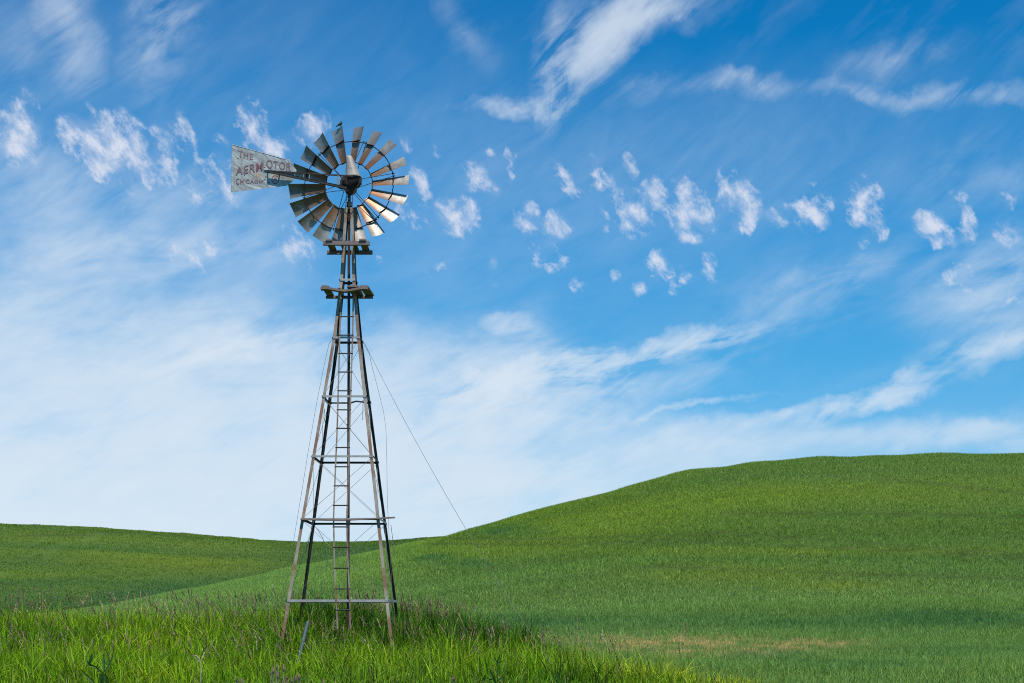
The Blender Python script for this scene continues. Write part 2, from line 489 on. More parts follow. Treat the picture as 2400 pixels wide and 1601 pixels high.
m, t, b, _ = new_mat('black feathers')
tc = t.n('ShaderNodeTexCoord').outputs['Object']
n1 = t.noise(t.mapping(tc, scale=(1, 1, 0.4)), 90, 3, 0.6)
c = t.mix(t.remap(n1, 0.4, 0.65), (0.010, 0.010, 0.014), (0.035, 0.032, 0.036))
t.link(c, b.inputs['Base Color']); b.inputs['Roughness'].default_value = 0.5
M['feather'] = m
m, t, b, _ = new_mat('grey breast feathers')
b.inputs['Base Color'].default_value = (0.10, 0.085, 0.09, 1); b.inputs['Roughness'].default_value = 0.7
M['breast'] = m


def leaf_mat(name, trans=0.4, attr='tint', gloss=0.06, fixed=None):
    m = bpy.data.materials.new(name)
    m.use_nodes = True
    m.node_tree.nodes.clear()
    t = NT(m.node_tree)
    out = t.n('ShaderNodeOutputMaterial')
    if fixed is None:
        a = t.n('ShaderNodeAttribute', attribute_name=attr).outputs['Color']
    else:
        tc = t.n('ShaderNodeTexCoord').outputs['Object']
        a = t.mix(t.noise(tc, 25, 3), fixed, tuple(x * 0.65 for x in fixed))
    d = t.n('ShaderNodeBsdfDiffuse'); t.link(a, d.inputs[0])
    tr = t.n('ShaderNodeBsdfTranslucent')
    t.link(t.mix(1.0, a, (1.15, 1.1, 0.45), 'MULTIPLY'), tr.inputs[0])
    mx = t.n('ShaderNodeMixShader'); mx.inputs[0].default_value = trans
    t.link(d.outputs[0], mx.inputs[1]); t.link(tr.outputs[0], mx.inputs[2])
    gl = t.n('ShaderNodeBsdfGlossy'); gl.inputs['Roughness'].default_value = 0.55
    gl.inputs[0].default_value = (0.9, 0.95, 1, 1)
    mg = t.n('ShaderNodeMixShader'); mg.inputs[0].default_value = gloss
    t.link(mx.outputs[0], mg.inputs[1]); t.link(gl.outputs[0], mg.inputs[2])
    t.link(mg.outputs[0], out.inputs[0])
    return m


M['grass'] = leaf_mat('grass leaf', 0.36, gloss=0.008)
M['wheat'] = leaf_mat('wheat leaf', 0.45, gloss=0.006)
M['seed'] = leaf_mat('seed head', 0.15, gloss=0.02)
M['weed'] = leaf_mat('dark weed leaf', 0.3, gloss=0.02, fixed=(0.045, 0.145, 0.018))
M['teasel_head'] = leaf_mat('dry teasel head', 0.1, gloss=0.02, fixed=(0.36, 0.24, 0.16))
M['teasel_stem'] = leaf_mat('dry teasel stem', 0.1, gloss=0.03, fixed=(0.30, 0.27, 0.19))
M['straw'] = leaf_mat('bleached straw', 0.2, gloss=0.04, fixed=(0.50, 0.45, 0.33))

# ground: the crop's own colour where it is seen from afar, thatch underneath
m, t, b, _ = new_mat('field ground')
tc = t.n('ShaderNodeTexCoord').outputs['Object']
a = t.n('ShaderNodeAttribute', attribute_name='tint').outputs['Color']
n1 = t.noise(t.mapping(tc, scale=(1, 1, 0.3)), 3.2, 5, 0.75)
n2 = t.noise(tc, 0.22, 4, 0.6)
c = t.mix(t.remap(n1, 0.3, 0.72), t.mix(1.0, a, (0.5, 0.55, 0.5), 'MULTIPLY'), t.mix(1.0, a, (1.15, 1.12, 1.0), 'MULTIPLY'))
c = t.mix(t.remap(n2, 0.35, 0.7, 0, 0.25), c, t.mix(1.0, a, (0.75, 0.95, 0.9), 'MULTIPLY'))
t.link(c, b.inputs['Base Color'])
b.inputs['Roughness'].default_value = 0.95
b.inputs['Specular IOR Level'].default_value = 0.1
bump(t, b, n1, 0.7, 0.35)
M['ground'] = m

# ------------------------------------------------------------------ terrain
U = np.linspace(-1.6, 1.6, 641)
def px_u(px): return (np.asarray(px, float) - 1200) / F


def smooth(a, k):
    ker = np.hanning(2 * k + 3)[1:-1]; ker /= ker.sum()
    return np.convolve(np.pad(a, k, mode='edge'), ker, mode='valid')


_p1 = [(-1500, 1475), (-400, 1462), (0, 1450), (180, 1427), (446, 1376), (682, 1329), (860, 1290), (1041, 1253.6), (1164, 1215), (1378, 1164), (1592, 1103), (1786, 1075), (1990, 1064.5), (2200, 1062), (2400, 1059.5), (2800, 1062), (4000, 1150), (6500, 1300)]
_p2 = [(-3500, 1330), (-800, 1240), (0, 1225), (200, 1233), (400, 1246), (600, 1262), (700, 1269), (860, 1268), (1030, 1256), (1300, 1240), (2400, 1230), (6500, 1300)]
V1 = smooth(np.interp(U, px_u([p[0] for p in _p1]), [(HOR - p[1]) / F for p in _p1]), 3)
V2 = smooth(np.interp(U, px_u([p[0] for p in _p2]), [(HOR - p[1]) / F for p in _p2]), 5)
Y1a, Y1c = 44.0, 122.0
Y2a, Y2c = 175.0, 320.0
ZF = 0.42


def prof(Y, a, c):
    tt = np.clip((Y - a) / (c - a), 0, 2)
    return (0.5 - 0.5 * np.cos(np.pi * tt)) ** 1.05


def solve(V, a, c, lift):
    ys = np.linspace(a, c + 5, 160)
    pr = prof(ys, a, c)
    out = np.zeros_like(V)
    for i, v in enumerate(V):
        lo, hi = -2.0, 60.0
        for _ in range(40):
            mid = (lo + hi) / 2
            if np.max((ZF + lift + mid * pr - CZ) / ys) > v: hi = mid
            else: lo = mid
        out[i] = mid
    return out


A1 = np.maximum(smooth(solve(V1, Y1a, Y1c, 0.24), 2), 0.0)      # the crop's top makes the skyline
A2 = np.maximum(smooth(solve(V2, Y2a, Y2c, 0.30), 2), 0.0)


def height(X, Y):
    X = np.asarray(X, float); Y = np.asarray(Y, float)
    u = X / np.maximum(Y, 25)
    base = np.interp(Y, [-40, 0, 10, 20, 26, 34, 44], [0, 0, 0, .2, .40, ZF, ZF])
    mound = 0.62 * np.exp(-((Y - 30.3) / 3.0) ** 2) / (1 + np.exp((X + 0.9) / 0.75))
    z = base + mound + np.interp(u, U, A1) * prof(Y, Y1a, Y1c) + np.interp(u, U, A2) * prof(Y, Y2a, Y2c)
    z = z + 0.05 * np.sin(X * 0.9 + Y * 0.5) * np.sin(Y * 0.7 - X * 0.3)
    hz = smooth_hills(X, Y)
    return z + hz


def smooth_hills(X, Y):
    k = np.clip((Y - 55) / 30, 0, 1)
    return k * 0.055 * (np.sin(X * 0.62 + 1.7 * np.sin(Y * 0.11)) + np.sin(X * 1.37 + Y * 0.21 + 2) * 0.6 + np.sin(X * 0.23 - Y * 0.17))


def vnoise(x, y, seed=0):
    """smooth value noise in numpy"""
    xi, yi = np.floor(x).astype(np.int64), np.floor(y).astype(np.int64)
    xf, yf = x - xi, y - yi
    xf = xf * xf * (3 - 2 * xf); yf = yf * yf * (3 - 2 * yf)
    def h(a, b):
        n = (a * 374761393 + b * 668265263 + seed * 1442695041) & 0xffffffff
        n = ((n ^ (n >> 13)) * 1274126177) & 0xffffffff
        return ((n ^ (n >> 16)) & 0xffff) / 65535.0
    return (h(xi, yi) * (1 - xf) + h(xi + 1, yi) * xf) * (1 - yf) + (h(xi, yi + 1) * (1 - xf) + h(xi + 1, yi + 1) * xf) * yf


def fbm(x, y, seed=0, o=4):
    s, a, tot = 0, 1, 0
    for k in range(o):
        s = s + a * vnoise(x * 2 ** k, y * 2 ** k, seed + k); tot += a; a *= 0.5
    return s / tot


def smoothstep(a, b, x):
    tt = np.clip((x - a) / (b - a), 0, 1)
    return tt * tt * (3 - 2 * tt)


def proj(X, Y, Z):
    Ys = np.maximum(Y, 1.0)
    return 1200 + F * X / Ys, HOR - F * (Z - CZ) / Ys


def lerp(c, d, f):
    return c * (1 - f[:, None]) + np.array(d) * f[:, None]


# where sprayer wheels left bare lines and where the crop grows rank or thin; each stands on the field at its own place
LINES_NEAR = [[(1010, 1262), (1250, 1266), (1500, 1257), (1700, 1252), (1850, 1262), (2100, 1280), (2420, 1303)],
              [(1020, 1276), (1300, 1278), (1560, 1268), (1800, 1278), (2150, 1296), (2420, 1312)],
              [(1950, 1118), (2150, 1130), (2420, 1160)], [(1700, 1205), (2000, 1203), (2420, 1212)], [(1500, 1330), (1900, 1342), (2420, 1362)]]
LINES_FAR = [[(0, 1368), (130, 1360), (230, 1350), (330, 1346)], [(0, 1310), (150, 1304), (300, 1308)], [(0, 1258), (200, 1254), (330, 1247), (520, 1262)],
             [(0, 1322), (250, 1316), (420, 1304), (560, 1300), (690, 1312)], [(380, 1335), (520, 1326), (700, 1330)]]
PATCH_NEAR = [(1190, 1248, 90, 14, .8), (1010, 1308, 60, 12, .8), (1120, 1320, 60, 8, .6), (1250, 1462, 200, 22, .5), (1750, 1462, 380, 18, .55), (2250, 1450, 230, 22, .9), (1790, 1550, 110, 16, .7), (2020, 1575, 160, 14, .5), (2260, 1540, 120, 10, .4), (1000, 1330, 120, 10, .4)]
PATCH_FAR = [(60, 1310, 120, 18, .5), (60, 1430, 140, 10, .9), (120, 1420, 260, 24, .6), (420, 1385, 190, 20, .55), (640, 1335, 120, 16, .5), (760, 1300, 90, 14, .45), (380, 1368, 60, 6, .7), (150, 1385, 300, 30, .55), (420, 1400, 300, 20, .35)]
YEL_NEAR = [(1720, 1345, 260, 22, .5), (1950, 1375, 120, 10, .5), (2200, 1150, 300, 30, .35), (1880, 1293, 500, 10, .5)]
YEL_FAR = [(520, 1325, 180, 24, .5), (560, 1280, 120, 14, .3), (250, 1330, 250, 16, .15)]
DRY = [(1400, 1528, 60, 10, .9), (1610, 1514, 190, 16, .8), (1700, 1530, 190, 18, 1.2), (1920, 1518, 110, 11, .8), (1500, 1506, 140, 10, .5)]


def ell(px, py, lst):
    s = np.zeros_like(px)
    for cx_, cy_, rx, ry, k in lst:
        s = s + k * np.exp(-(((px - cx_) / rx) ** 2 + ((py - cy_) / ry) ** 2))
    return s


def lines(px, py, lst, wd):
    s = np.zeros_like(px)
    for ln in lst:
        xs = [p[0] for p in ln]
        yy = np.interp(px, xs, [p[1] for p in ln])
        inside = (px > xs[0] - 10) & (px < xs[-1] + 10)
        s = np.maximum(s, np.where(inside, np.exp(-((py - yy) / wd) ** 2), 0))
    return s


def field_tint(X, Y, Z):
    """living colour of the crop at each place on the field, and how flattened or missing it is"""
    n = len(X)
    px, py = proj(X, Y, Z)
    far = Y > 170
    c = np.tile(np.array((0.108, 0.172, 0.046)), (n, 1))
    a = fbm(X * 0.03 + 5, Y * 0.05, 3)
    c = lerp(c, (0.130, 0.190, 0.030), smoothstep(0.42, 0.72, a))
    a2 = fbm(X * 0.012 - 9, Y * 0.11, 8)
    c = lerp(c, (0.082, 0.152, 0.036), smoothstep(0.46, 0.74, a2) * 0.9)
    low = np.maximum(smoothstep(1240, 1420, py), smoothstep(1150, 700, px)) * (1 - far)
    c = lerp(c, (0.122, 0.196, 0.066), low * 0.75)
    rows = fbm(X * 0.018 + 2, Y * 0.55, 90) - 0.5
    c = c * (1 + 0.32 * rows)[:, None]
    fold = np.interp(px, [-200, 180, 446, 682, 860, 1030], [1470, 1427, 1376, 1329, 1290, 1252])
    hollow = np.where(far & (px < 1000), np.exp(-np.abs(fold - py) / 38.0), 0)       # darker green in the hollow between the hills
    c = lerp(c, (0.050, 0.112, 0.040), hollow * 0.6)
    brow = np.where((~far) & (px < 1000) & (Y > 60), np.exp(-np.abs(py - fold) / 50.0), 0)
    c = c * (1 + 0.22 * brow)[:, None]
    lush = np.where(far, ell(px, py, PATCH_FAR), ell(px, py, PATCH_NEAR)) * (0.2 + 1.5 * fbm(X * 0.35, Y * 0.4, 21))
    c = lerp(c, (0.046, 0.122, 0.048), np.clip(lush * np.where(far, 0.6, 1.0), 0, 0.8))
    yel = np.where(far, ell(px, py, YEL_FAR), ell(px, py, YEL_NEAR))
    c = lerp(c, (0.170, 0.215, 0.028), np.clip(yel, 0, 0.8))
    tr0 = np.where(far, lines(px, py, LINES_FAR, 2.6) * 0.75, lines(px, py, LINES_NEAR, 3.4)) * smoothstep(0.25, 0.6, fbm(X * 0.08, Y * 0.1, 33))
    track = tr0
    c = lerp(c, (0.042, 0.066, 0.014), track * 0.62)
    dry = np.clip(ell(px, py, DRY) * smoothstep(0.34, 0.62, fbm(X * 2.6, Y * 1.6, 41)) * 1.5, 0, 1) * (Y < 60)
    c = lerp(c, (0.37, 0.26, 0.15), dry * 0.85)
    return c, track, dry


def edge_x(Y):
    """right-hand edge of the rough grass round the windmill"""
    return np.interp(Y, [10, 21, 24, 28, 32, 34], [6.0, 3.9, 2.5, 0.8, -1.7, -3.2])


# one sheet, finer where it is near, split along its own lines into verge, near hill and far hill
xs = np.unique(np.concatenate([np.linspace(-420, -80, 60), np.linspace(-80, 90, 240), np.linspace(90, 420, 60)]))
ys = np.unique(np.concatenate([np.linspace(-40, 16, 20), np.linspace(16, 48, 80), np.linspace(48, 215, 180), np.linspace(215, 420, 80), np.linspace(420, 900, 30)]))
GX, GY = np.meshgrid(xs, ys)
GZ = height(GX, GY)


def sheet(name, j0, j1):
    X, Y, Z = GX[j0:j1 + 1].ravel(), GY[j0:j1 + 1].ravel(), GZ[j0:j1 + 1].ravel()
    nx, ny = len(xs), j1 - j0 + 1
    i = np.arange(nx - 1)[None, :] + np.arange(ny - 1)[:, None] * nx
    q = np.stack([i, i + 1, i + 1 + nx, i + nx], -1).reshape(-1, 4)
    me = bpy.data.meshes.new(name)
    me.vertices.add(len(X)); me.vertices.foreach_set('co', np.stack([X, Y, Z], 1).astype(np.float32).ravel())
    me.loops.add(q.size); me.loops.foreach_set('vertex_index', q.astype(np.int32).ravel())
    me.polygons.add(len(q)); me.polygons.foreach_set('loop_start', np.arange(0, q.size, 4, dtype=np.int32))
    me.update(calc_edges=True)
    me.polygons.foreach_set('use_smooth', np.ones(len(q), dtype=bool))
    c, _, _ = field_tint(X, Y, Z)
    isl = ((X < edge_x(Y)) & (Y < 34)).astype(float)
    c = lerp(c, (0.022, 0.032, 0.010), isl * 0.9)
    at = me.color_attributes.new('tint', 'FLOAT_COLOR', 'POINT')
    at.data.foreach_set('color', np.concatenate([c, np.ones((len(c), 1))], 1).astype(np.float32).ravel())
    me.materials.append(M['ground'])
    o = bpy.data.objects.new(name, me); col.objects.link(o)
    o['kind'] = 'structure'
    return o


j1 = int(np.searchsorted(ys, 40)); j2 = int(np.searchsorted(ys, 188))
tag(sheet('ground', 0, j1), 'rough grassy verge under the windmill')
tag(sheet('near_hill', j1, j2), 'green wheat hill rising to the right of the windmill')
tag(sheet('far_hill', j2, len(ys) - 1), 'smooth green wheat hill behind on the left')


# ------------------------------------------------------------------ blades of grass and wheat
def blades(X, Y, Z, h, wd, lean_dir, lean, bend, face, nseg):
    """arrays of curved, tapering leaves; returns vertices (n, k, 3) and triangles for one leaf"""
    n = len(X)
    ts = np.linspace(0, 1, nseg + 1)
    ld = np.stack([np.cos(lean_dir), np.sin(lean_dir)], 1)
    wd_dir = np.stack([np.cos(face), np.sin(face)], 1)
    vs = []
    for k, tt in enumerate(ts):
        hor = h * (lean * tt + bend * tt * tt)
        up = h * (tt - 0.42 * bend * tt ** 2.4)
        c = np.stack([X + ld[:, 0] * hor, Y + ld[:, 1] * hor, Z + up], 1)
        if k == nseg:
            vs.append(c)
        else:
            s = wd * (1 - 0.75 * tt ** 1.6) / 2
            d = np.concatenate([wd_dir * s[:, None], np.zeros((n, 1))], 1)
            vs.append(c - d); vs.append(c + d)
    tri = []
    for k in range(nseg - 1):
        a = 2 * k
        tri += [(a, a + 1, a + 3), (a, a + 3, a + 2)]
    tri.append((2 * nseg - 2, 2 * nseg - 1, 2 * nseg))
    return np.stack(vs, 1), np.array(tri)


def mesh_from(chunks, name, mat):
    """chunks of (verts (n,k,3), triangles, colours (n,3) or (n,k,3)) become one mesh"""
    V_, T_, C_, o = [], [], [], 0
    for v, tri, c in chunks:
        n, k, _ = v.shape
        V_.append(v.reshape(-1, 3))
        T_.append((np.arange(n)[:, None, None] * k + tri[None] + o).reshape(-1, 3))
        C_.append((np.repeat(c[:, None], k, 1) if c.ndim == 2 else c).reshape(-1, 3))
        o += n * k
    v = np.concatenate(V_); q = np.concatenate(T_); c = np.concatenate(C_)
    me = bpy.data.meshes.new(name)
    me.vertices.add(len(v)); me.vertices.foreach_set('co', v.astype(np.float32).ravel())
    me.loops.add(q.size); me.loops.foreach_set('vertex_index', q.astype(np.int32).ravel())
    me.polygons.add(len(q)); me.polygons.foreach_set('loop_start', np.arange(0, q.size, 3, dtype=np.int32))
    me.update(calc_edges=True)
    at = me.color_attributes.new('tint', 'FLOAT_COLOR', 'POINT')
    at.data.foreach_set('color', np.concatenate([c, np.ones((len(c), 1))], 1).astype(np.float32).ravel())
    me.materials.append(mat)
    ob = bpy.data.objects.new(name, me); col.objects.link(ob)
    ob['kind'] = 'stuff'
    return ob


def vary(c, amt=0.25):
    n = len(c)
    k = rng.normal(1, amt, (n, 1)).clip(0.45, 1.7)
    hue = rng.normal(0, 0.10, n)
    c = c * k
    c[:, 0] *= 1 + hue; c[:, 2] *= 1 - hue * 0.5
    return c


chunks = []
def wheat_band(n, y0, y1, u0, u1, h, wd, nseg, power=1.0):
    Yb = y0 + (y1 - y0) * rng.random(n) ** power
    Xb = (u0 + (u1 - u0) * rng.random(n)) * Yb
    keep = ~((Xb < edge_x(Yb) + rng.normal(0, 0.35, n)) & (Yb < 34 + rng.normal(0, .5, n)))
    Xb, Yb = Xb[keep], Yb[keep]
    Zb = height(Xb, Yb)
    c, track, dry = field_tint(Xb, Yb, Zb)
    keep = rng.random(len(Xb)) > track * 0.45
    Xb, Yb, Zb, c, track, dry = Xb[keep], Yb[keep], Zb[keep], c[keep], track[keep], dry[keep]
    m_ = len(Xb)
    hh = h * rng.uniform(0.65, 1.15, m_) * (1 - 0.5 * track) * (1 - 0.25 * dry) * (0.85 + 0.3 * fbm(Xb * 0.5, Yb * 0.5, 50))
    v_, tri_ = blades(Xb, Yb, Zb - 0.02, hh, wd * rng.uniform(0.7, 1.3, m_), rng.uniform(0, 2 * np.pi, m_), rng.normal(0.10 if nseg > 1 else 0.22, 0.14, m_), rng.uniform(0.0, 0.65, m_), rng.uniform(0, 2 * np.pi, m_), nseg)
    chunks.append((v_, tri_, vary(c * (np.array((1.5, 1.5, 0.95)) if y0 > 150 else np.array((1.95, 1.95, 1.6))), 0.30)))


wheat_band(170000, 21.5, 40, -0.42, 0.45, 0.28, 0.012, 3)
wheat_band(300000, 38, 62, -0.42, 0.45, 0.25, 0.016, 2)
wheat_band(850000, 58, 128, -0.40, 0.46, 0.21, 0.032, 1, 0.9)
wheat_band(200000, 175, 326, -0.42, 0.0, 0.30, 0.11, 1)
tag(mesh_from(chunks, 'wheat_field', M['wheat']), 'young green wheat covering the rolling hills', 'wheat field')

# rough grass round the windmill
chunks = []
def rough(n, y0, y1, hmin, hmax, wd, nseg=4, shade=0.5, xr=(-13.5, 4.5)):
    Yb = rng.uniform(y0, y1, n)
    Xb = rng.uniform(xr[0], xr[1], n)
    k = Xb < edge_x(Yb) + rng.normal(0, 0.36, n)
    k &= np.abs(Xb) < 0.42 * Yb
    Xb, Yb = Xb[k], Yb[k]
    Zb = height(Xb, Yb)
    m_ = len(Xb)
    px, py = proj(Xb, Yb, Zb)
    clump = 0.5 * fbm(Xb * 0.9, Yb * 0.9, 60) + 0.5 * smoothstep(0.3, 0.7, fbm(Xb * 2.4, Yb * 2.4, 61))
    rim = smoothstep(0, 1.6, edge_x(Yb) - Xb)                 # shorter at the rim
    rim = np.maximum(rim, smoothstep(24.5, 27.5, Yb))
    hh = rng.uniform(hmin, hmax, m_) * (0.55 + 0.9 * clump) * (0.5 + 0.5 * rim)
    c = np.tile(np.array((0.20, 0.38, 0.012)), (m_, 1))
    c = lerp(c, (0.31, 0.47, 0.018), smoothstep(0.45, 0.7, fbm(Xb * 0.6 + 3, Yb * 0.8, 70)))
    c = lerp(c, (0.10, 0.24, 0.012), smoothstep(0.5, 0.7, fbm(Xb * 0.45 - 7, Yb * 0.7, 80)) * 0.8)
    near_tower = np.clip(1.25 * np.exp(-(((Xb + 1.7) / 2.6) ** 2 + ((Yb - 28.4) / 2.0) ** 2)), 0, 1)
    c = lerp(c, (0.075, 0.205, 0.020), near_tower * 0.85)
    rimy = (1 - smoothstep(0.3, 2.4, edge_x(Yb) - Xb)) * (1 - smoothstep(23.8, 26, Yb))
    c = lerp(c, (0.50, 0.55, 0.05), rimy * 0.9)
    c = c * np.array((0.86, 0.84, 0.8))
    by_pipe = np.exp(-((Xb + 3.86 - (Yb - 25.5) * 0.15) / 0.35) ** 2) * (Yb < 25.7) * (Yb > 22.5)
    hh = hh * (1 - 0.72 * by_pipe)
    old = (rng.random(m_) < 0.36 + 0.5 * (shade - 0.5))[:, None]
    c = np.where(old, c * np.array((0.30, 0.42, 0.5)), c * np.array((1.36, 1.32, 1.1)))
    straw = (rng.random(m_) < 0.075)
    c[straw] = (0.30, 0.27, 0.10)
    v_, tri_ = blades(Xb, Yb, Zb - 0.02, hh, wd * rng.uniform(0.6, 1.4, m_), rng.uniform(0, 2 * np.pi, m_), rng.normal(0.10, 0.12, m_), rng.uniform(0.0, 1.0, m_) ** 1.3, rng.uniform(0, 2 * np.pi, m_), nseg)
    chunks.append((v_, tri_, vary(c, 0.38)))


rough(26000, 17, 22, 0.35, 0.6, 0.016)
rough(60000, 21.5, 34.5, 0.26, 0.48, 0.015, 3, 0.9)
rough(44000, 21.5, 34.5, 0.42, 0.76, 0.018, 4, 0.25)
rough(11000, 27.0, 32.0, 0.55, 0.95, 0.019, 4, 0.7, (-4.6, 0.4))
rough(18000, 21.5, 34.0, 0.5, 0.88, 0.009, 4, 0.3)
rough(6000, 21.5, 31.5, 0.5, 0.8, 0.024, 5, 0.2)
rough(9000, 21.5, 31.5, 0.3, 0.55, 0.036, 4, 0.75)
rough(3500, 26.5, 31.5, 0.5, 0.85, 0.034, 4, 0.6, (-4.8, 0.4))
tag(mesh_from(chunks, 'rough_grass', M['grass']), 'long bright green rough grass round the windmill base', 'grass')

# flowering stalks with brown-purple heads
chunks = []
n = 900
Yb = np.concatenate([rng.uniform(22.2, 33.5, 760), rng.uniform(29, 33.5, 330), rng.uniform(29.2, 31.5, 240)])
Xb = np.concatenate([rng.uniform(-12.5, 3, 760), rng.uniform(-12.5, -4, 330), rng.uniform(-4.2, -0.9, 240)])
k = Xb < edge_x(Yb) - 0.1
Xb, Yb = Xb[k], Yb[k]; n = len(Xb); Zb = height(Xb, Yb)
hh = rng.uniform(0.55, 0.98, n)
ld = rng.normal(2.7, 1.1, n); ln_ = rng.normal(0.16, 0.10, n); bd = rng.uniform(0.0, 0.35, n)
v_, tri_ = blades(Xb, Yb, Zb, hh, np.full(n, 0.010), ld, ln_, bd, rng.uniform(0, 2 * np.pi, n), 4)
stemc = vary(np.tile(np.array((0.10, 0.14, 0.03)), (n, 1)), 0.25)
chunks.append((v_, tri_, stemc))
tip = v_[:, -1]; below = v_[:, -3:-1].mean(1)
dirn = tip - below; dirn /= np.linalg.norm(dirn, axis=1)[:, None]
hl = rng.uniform(0.12, 0.26, n)
headc = np.where(rng.random(n)[:, None] < 0.7, np.array((0.20, 0.130, 0.085)), np.array((0.33, 0.26, 0.14)))
headc = vary(headc, 0.25)
for s in range(13):                                            # spikelets up the head
    f = s / 12
    cpos = tip + dirn * (hl * (f - 0.25))[:, None]
    ang = rng.uniform(0, 2 * np.pi, n)
    wob = 0.018 * np.sin(np.pi * (0.12 + 0.85 * f)) * rng.uniform(0.3, 1.1, n)
    side = np.stack([np.cos(ang), np.sin(ang), np.full(n, 0.5)], 1)
    p0 = cpos; p1 = cpos + dirn * 0.045 + side * wob[:, None]
    perp = np.cross(dirn, side); perp /= (np.linalg.norm(perp, axis=1)[:, None] + 1e-6)
    mid = (p0 + p1) / 2
    v4 = np.stack([p0, mid + perp * 0.009, p1, mid - perp * 0.009], 1)
    chunks.append((v4, np.array([(0, 1, 2), (0, 2, 3)]), headc))
tag(mesh_from(chunks, 'seeding_grass', M['seed']), 'tall brown seed heads standing above the rough grass', 'seeding grass')

# ------------------------------------------------------------------ windmill
YT = 27.8                                                     # distance of the tower axis
XB, XTP = (805.5 - 1200) / F * YT, (816.5 - 1200) / F * YT


def half(z):                                                  # half width of the tower at a height
    return np.interp(z, [-0.2, 1.78, 6.88, 8.0, 9.6], [1.225, 0.955, 0.262, 0.150, 0.072])


def axis_x(z):
    return float(np.interp(z, [0.0, 1.78, 6.9, 9.6], [XB - 0.02, XB, XTP - 0.01, XTP + 0.02]))


def corner(z, sx, sy):
    h = float(half(z))
    return Vector((axis_x(z) + sx * h, YT + sy * h, z))


zb = 0.45
root = bpy.data.objects.new('windmill', None)
col.objects.link(root)
root.location = (XB, YT, zb)
RO = Vector(root.location)
tag(root, 'old steel farm windmill with many bladed wheel, lettered tail and lattice tower', 'windmill')


def part(mb, name, mat, parent=None, smooth=False):
    return mb.build(name, mat, parent or root, RO, smooth)


def zrow(py, sy=-1):
    """height of a photograph row on the front (or rear) face of the tower"""
    z = 3.0
    for _ in range(30):
        Y = YT + sy * float(half(z))
        z = CZ + (HOR - py) / F * Y
    return z


# legs: angle irons, corner outwards
FL = 0.058
for sy in (-1, 1):
    for sx in (-1, 1):
        mb = MB()
        zs = [0.30 if sy < 0 else 0.55, 1.78, 4.0, 6.88, 8.0, 9.45]
        for a, bz in zip(zs[:-1], zs[1:]):
            for kind in (0, 1):
                vs = []
                for z in (a, bz):
                    c = corner(z, sx, sy)
                    th = 0.007
                    fl = FL if z < 8.5 else FL * 0.95
                    if kind == 0:
                        e = [(0, 0), (-sx * fl, 0), (-sx * fl, -sy * th), (0, -sy * th)]
                    else:
                        e = [(0, -sy * th), (-sx * th, -sy * th), (-sx * th, -sy * fl), (0, -sy * fl)]
                    vs += [c + Vector((dx, dy, 0)) for dx, dy in e]
                mb.add(vs, [(0, 1, 2, 3), (7, 6, 5, 4), (0, 4, 5, 1), (1, 5, 6, 2), (2, 6, 7, 3), (3, 7, 4, 0)])
        o = part(mb, 'leg', M['leg_steel'] if sy < 0 else M['dark_iron_and_shade'])  # rear legs get a near-black colour in place of shade
        if sy > 0: o['label'] = 'rear tower leg with shade painted into its dark colour'

# girts between the legs at six heights
GZS = [zrow(y) for y in (656, 791.5, 929.5, 1070, 1217, 1408.5)]
for i, z in enumerate(GZS):
    hw = 0.018 if i < 5 else 0.022
    for (s0, s1) in (((-1, -1), (1, -1)), ((-1, 1), (1, 1)), ((-1, -1), (-1, 1)), ((1, -1), (1, 1))):
        p, q = corner(z, *s0), corner(z, *s1)
        out = Vector(((s0[0] + s1[0]) / 2, (s0[1] + s1[1]) / 2, 0)) * 0.012
        p, q = p + out, q + out
        front = s0[1] < 0 and s1[1] < 0
        mb = MB()
        if not front and s0[1] == s1[1] and i == 2:
            mid = p.lerp(q, 0.52)
            mb.bar(p, mid, 0.006, hw * 1.7); mb.bar(mid, p.lerp(q, 0.66) + Vector((0, 0, .035)), 0.006, hw * 1.7); mb.bar(p.lerp(q, 0.66) + Vector((0, 0, .035)), q, 0.006, hw * 1.7)
        else:
            mb.bar(p, q, 0.006, hw * 2)
            d = (q - p).normalized()
            inward = Vector((-out.x, -out.y, 0)).normalized()
            mb.bar(p + inward * 0.018 + Vector((0, 0, hw + 0.002)), q + inward * 0.018 + Vector((0, 0, hw + 0.002)), 0.03, 0.005)
        part(mb, 'girt', M['girt_steel'] if front or (i in (4, 5) and s0[0] == s1[0] == 1) else M['dark_iron_and_shade'])  # rear girts have their shade put into the colour

for z in GZS[1:]:
    for sx in (-1, 1):
        for sy in (-1, 1):
            c = corner(z, sx, sy); mb = MB()
            mb.bar(c + Vector((-sx * .036, sy * .006, -.026)), c + Vector((-sx * .036, sy * .006, .026)), 0.066, 0.005, (0, 1, 0))
            for dx in (.02, .055):
                for dz in (-.012, .012): mb.tube([c + Vector((-sx * dx, sy * .008, dz)), c + Vector((-sx * dx, sy * .016, dz))], .007, 6)
            part(mb, 'gusset', M['leg_steel'] if sy < 0 else M['dark_iron_and_shade'])  # rear plates share the painted shade of the rear legs

# crossed tie rods on every face
for i in range(len(GZS) - 1):
    z1, z0 = GZS[i], GZS[i + 1]
    if i == 0: continue
    for (s0, s1) in (((-1, -1), (1, -1)), ((-1, 1), (1, 1)), ((-1, -1), (-1, 1)), ((1, -1), (1, 1))):
        for a, bz in ((z0, z1), (z1, z0)):
            if i == 4 and s0[1] != s1[1] and a > bz: continue   # a few have gone
            if i == 1 and s0 == (-1, -1) and a > bz: continue
            p, q = corner(a, *s0), corner(bz, *s1)
            inn = Vector(((s0[0] + s1[0]) / 2, (s0[1] + s1[1]) / 2, 0)) * -0.02
            mb = MB(); mb.tube([p + inn, p.lerp(q, .5) + inn * 1.2, q + inn], 0.0036, 5)
            part(mb, 'tie_rod', M['wire'])

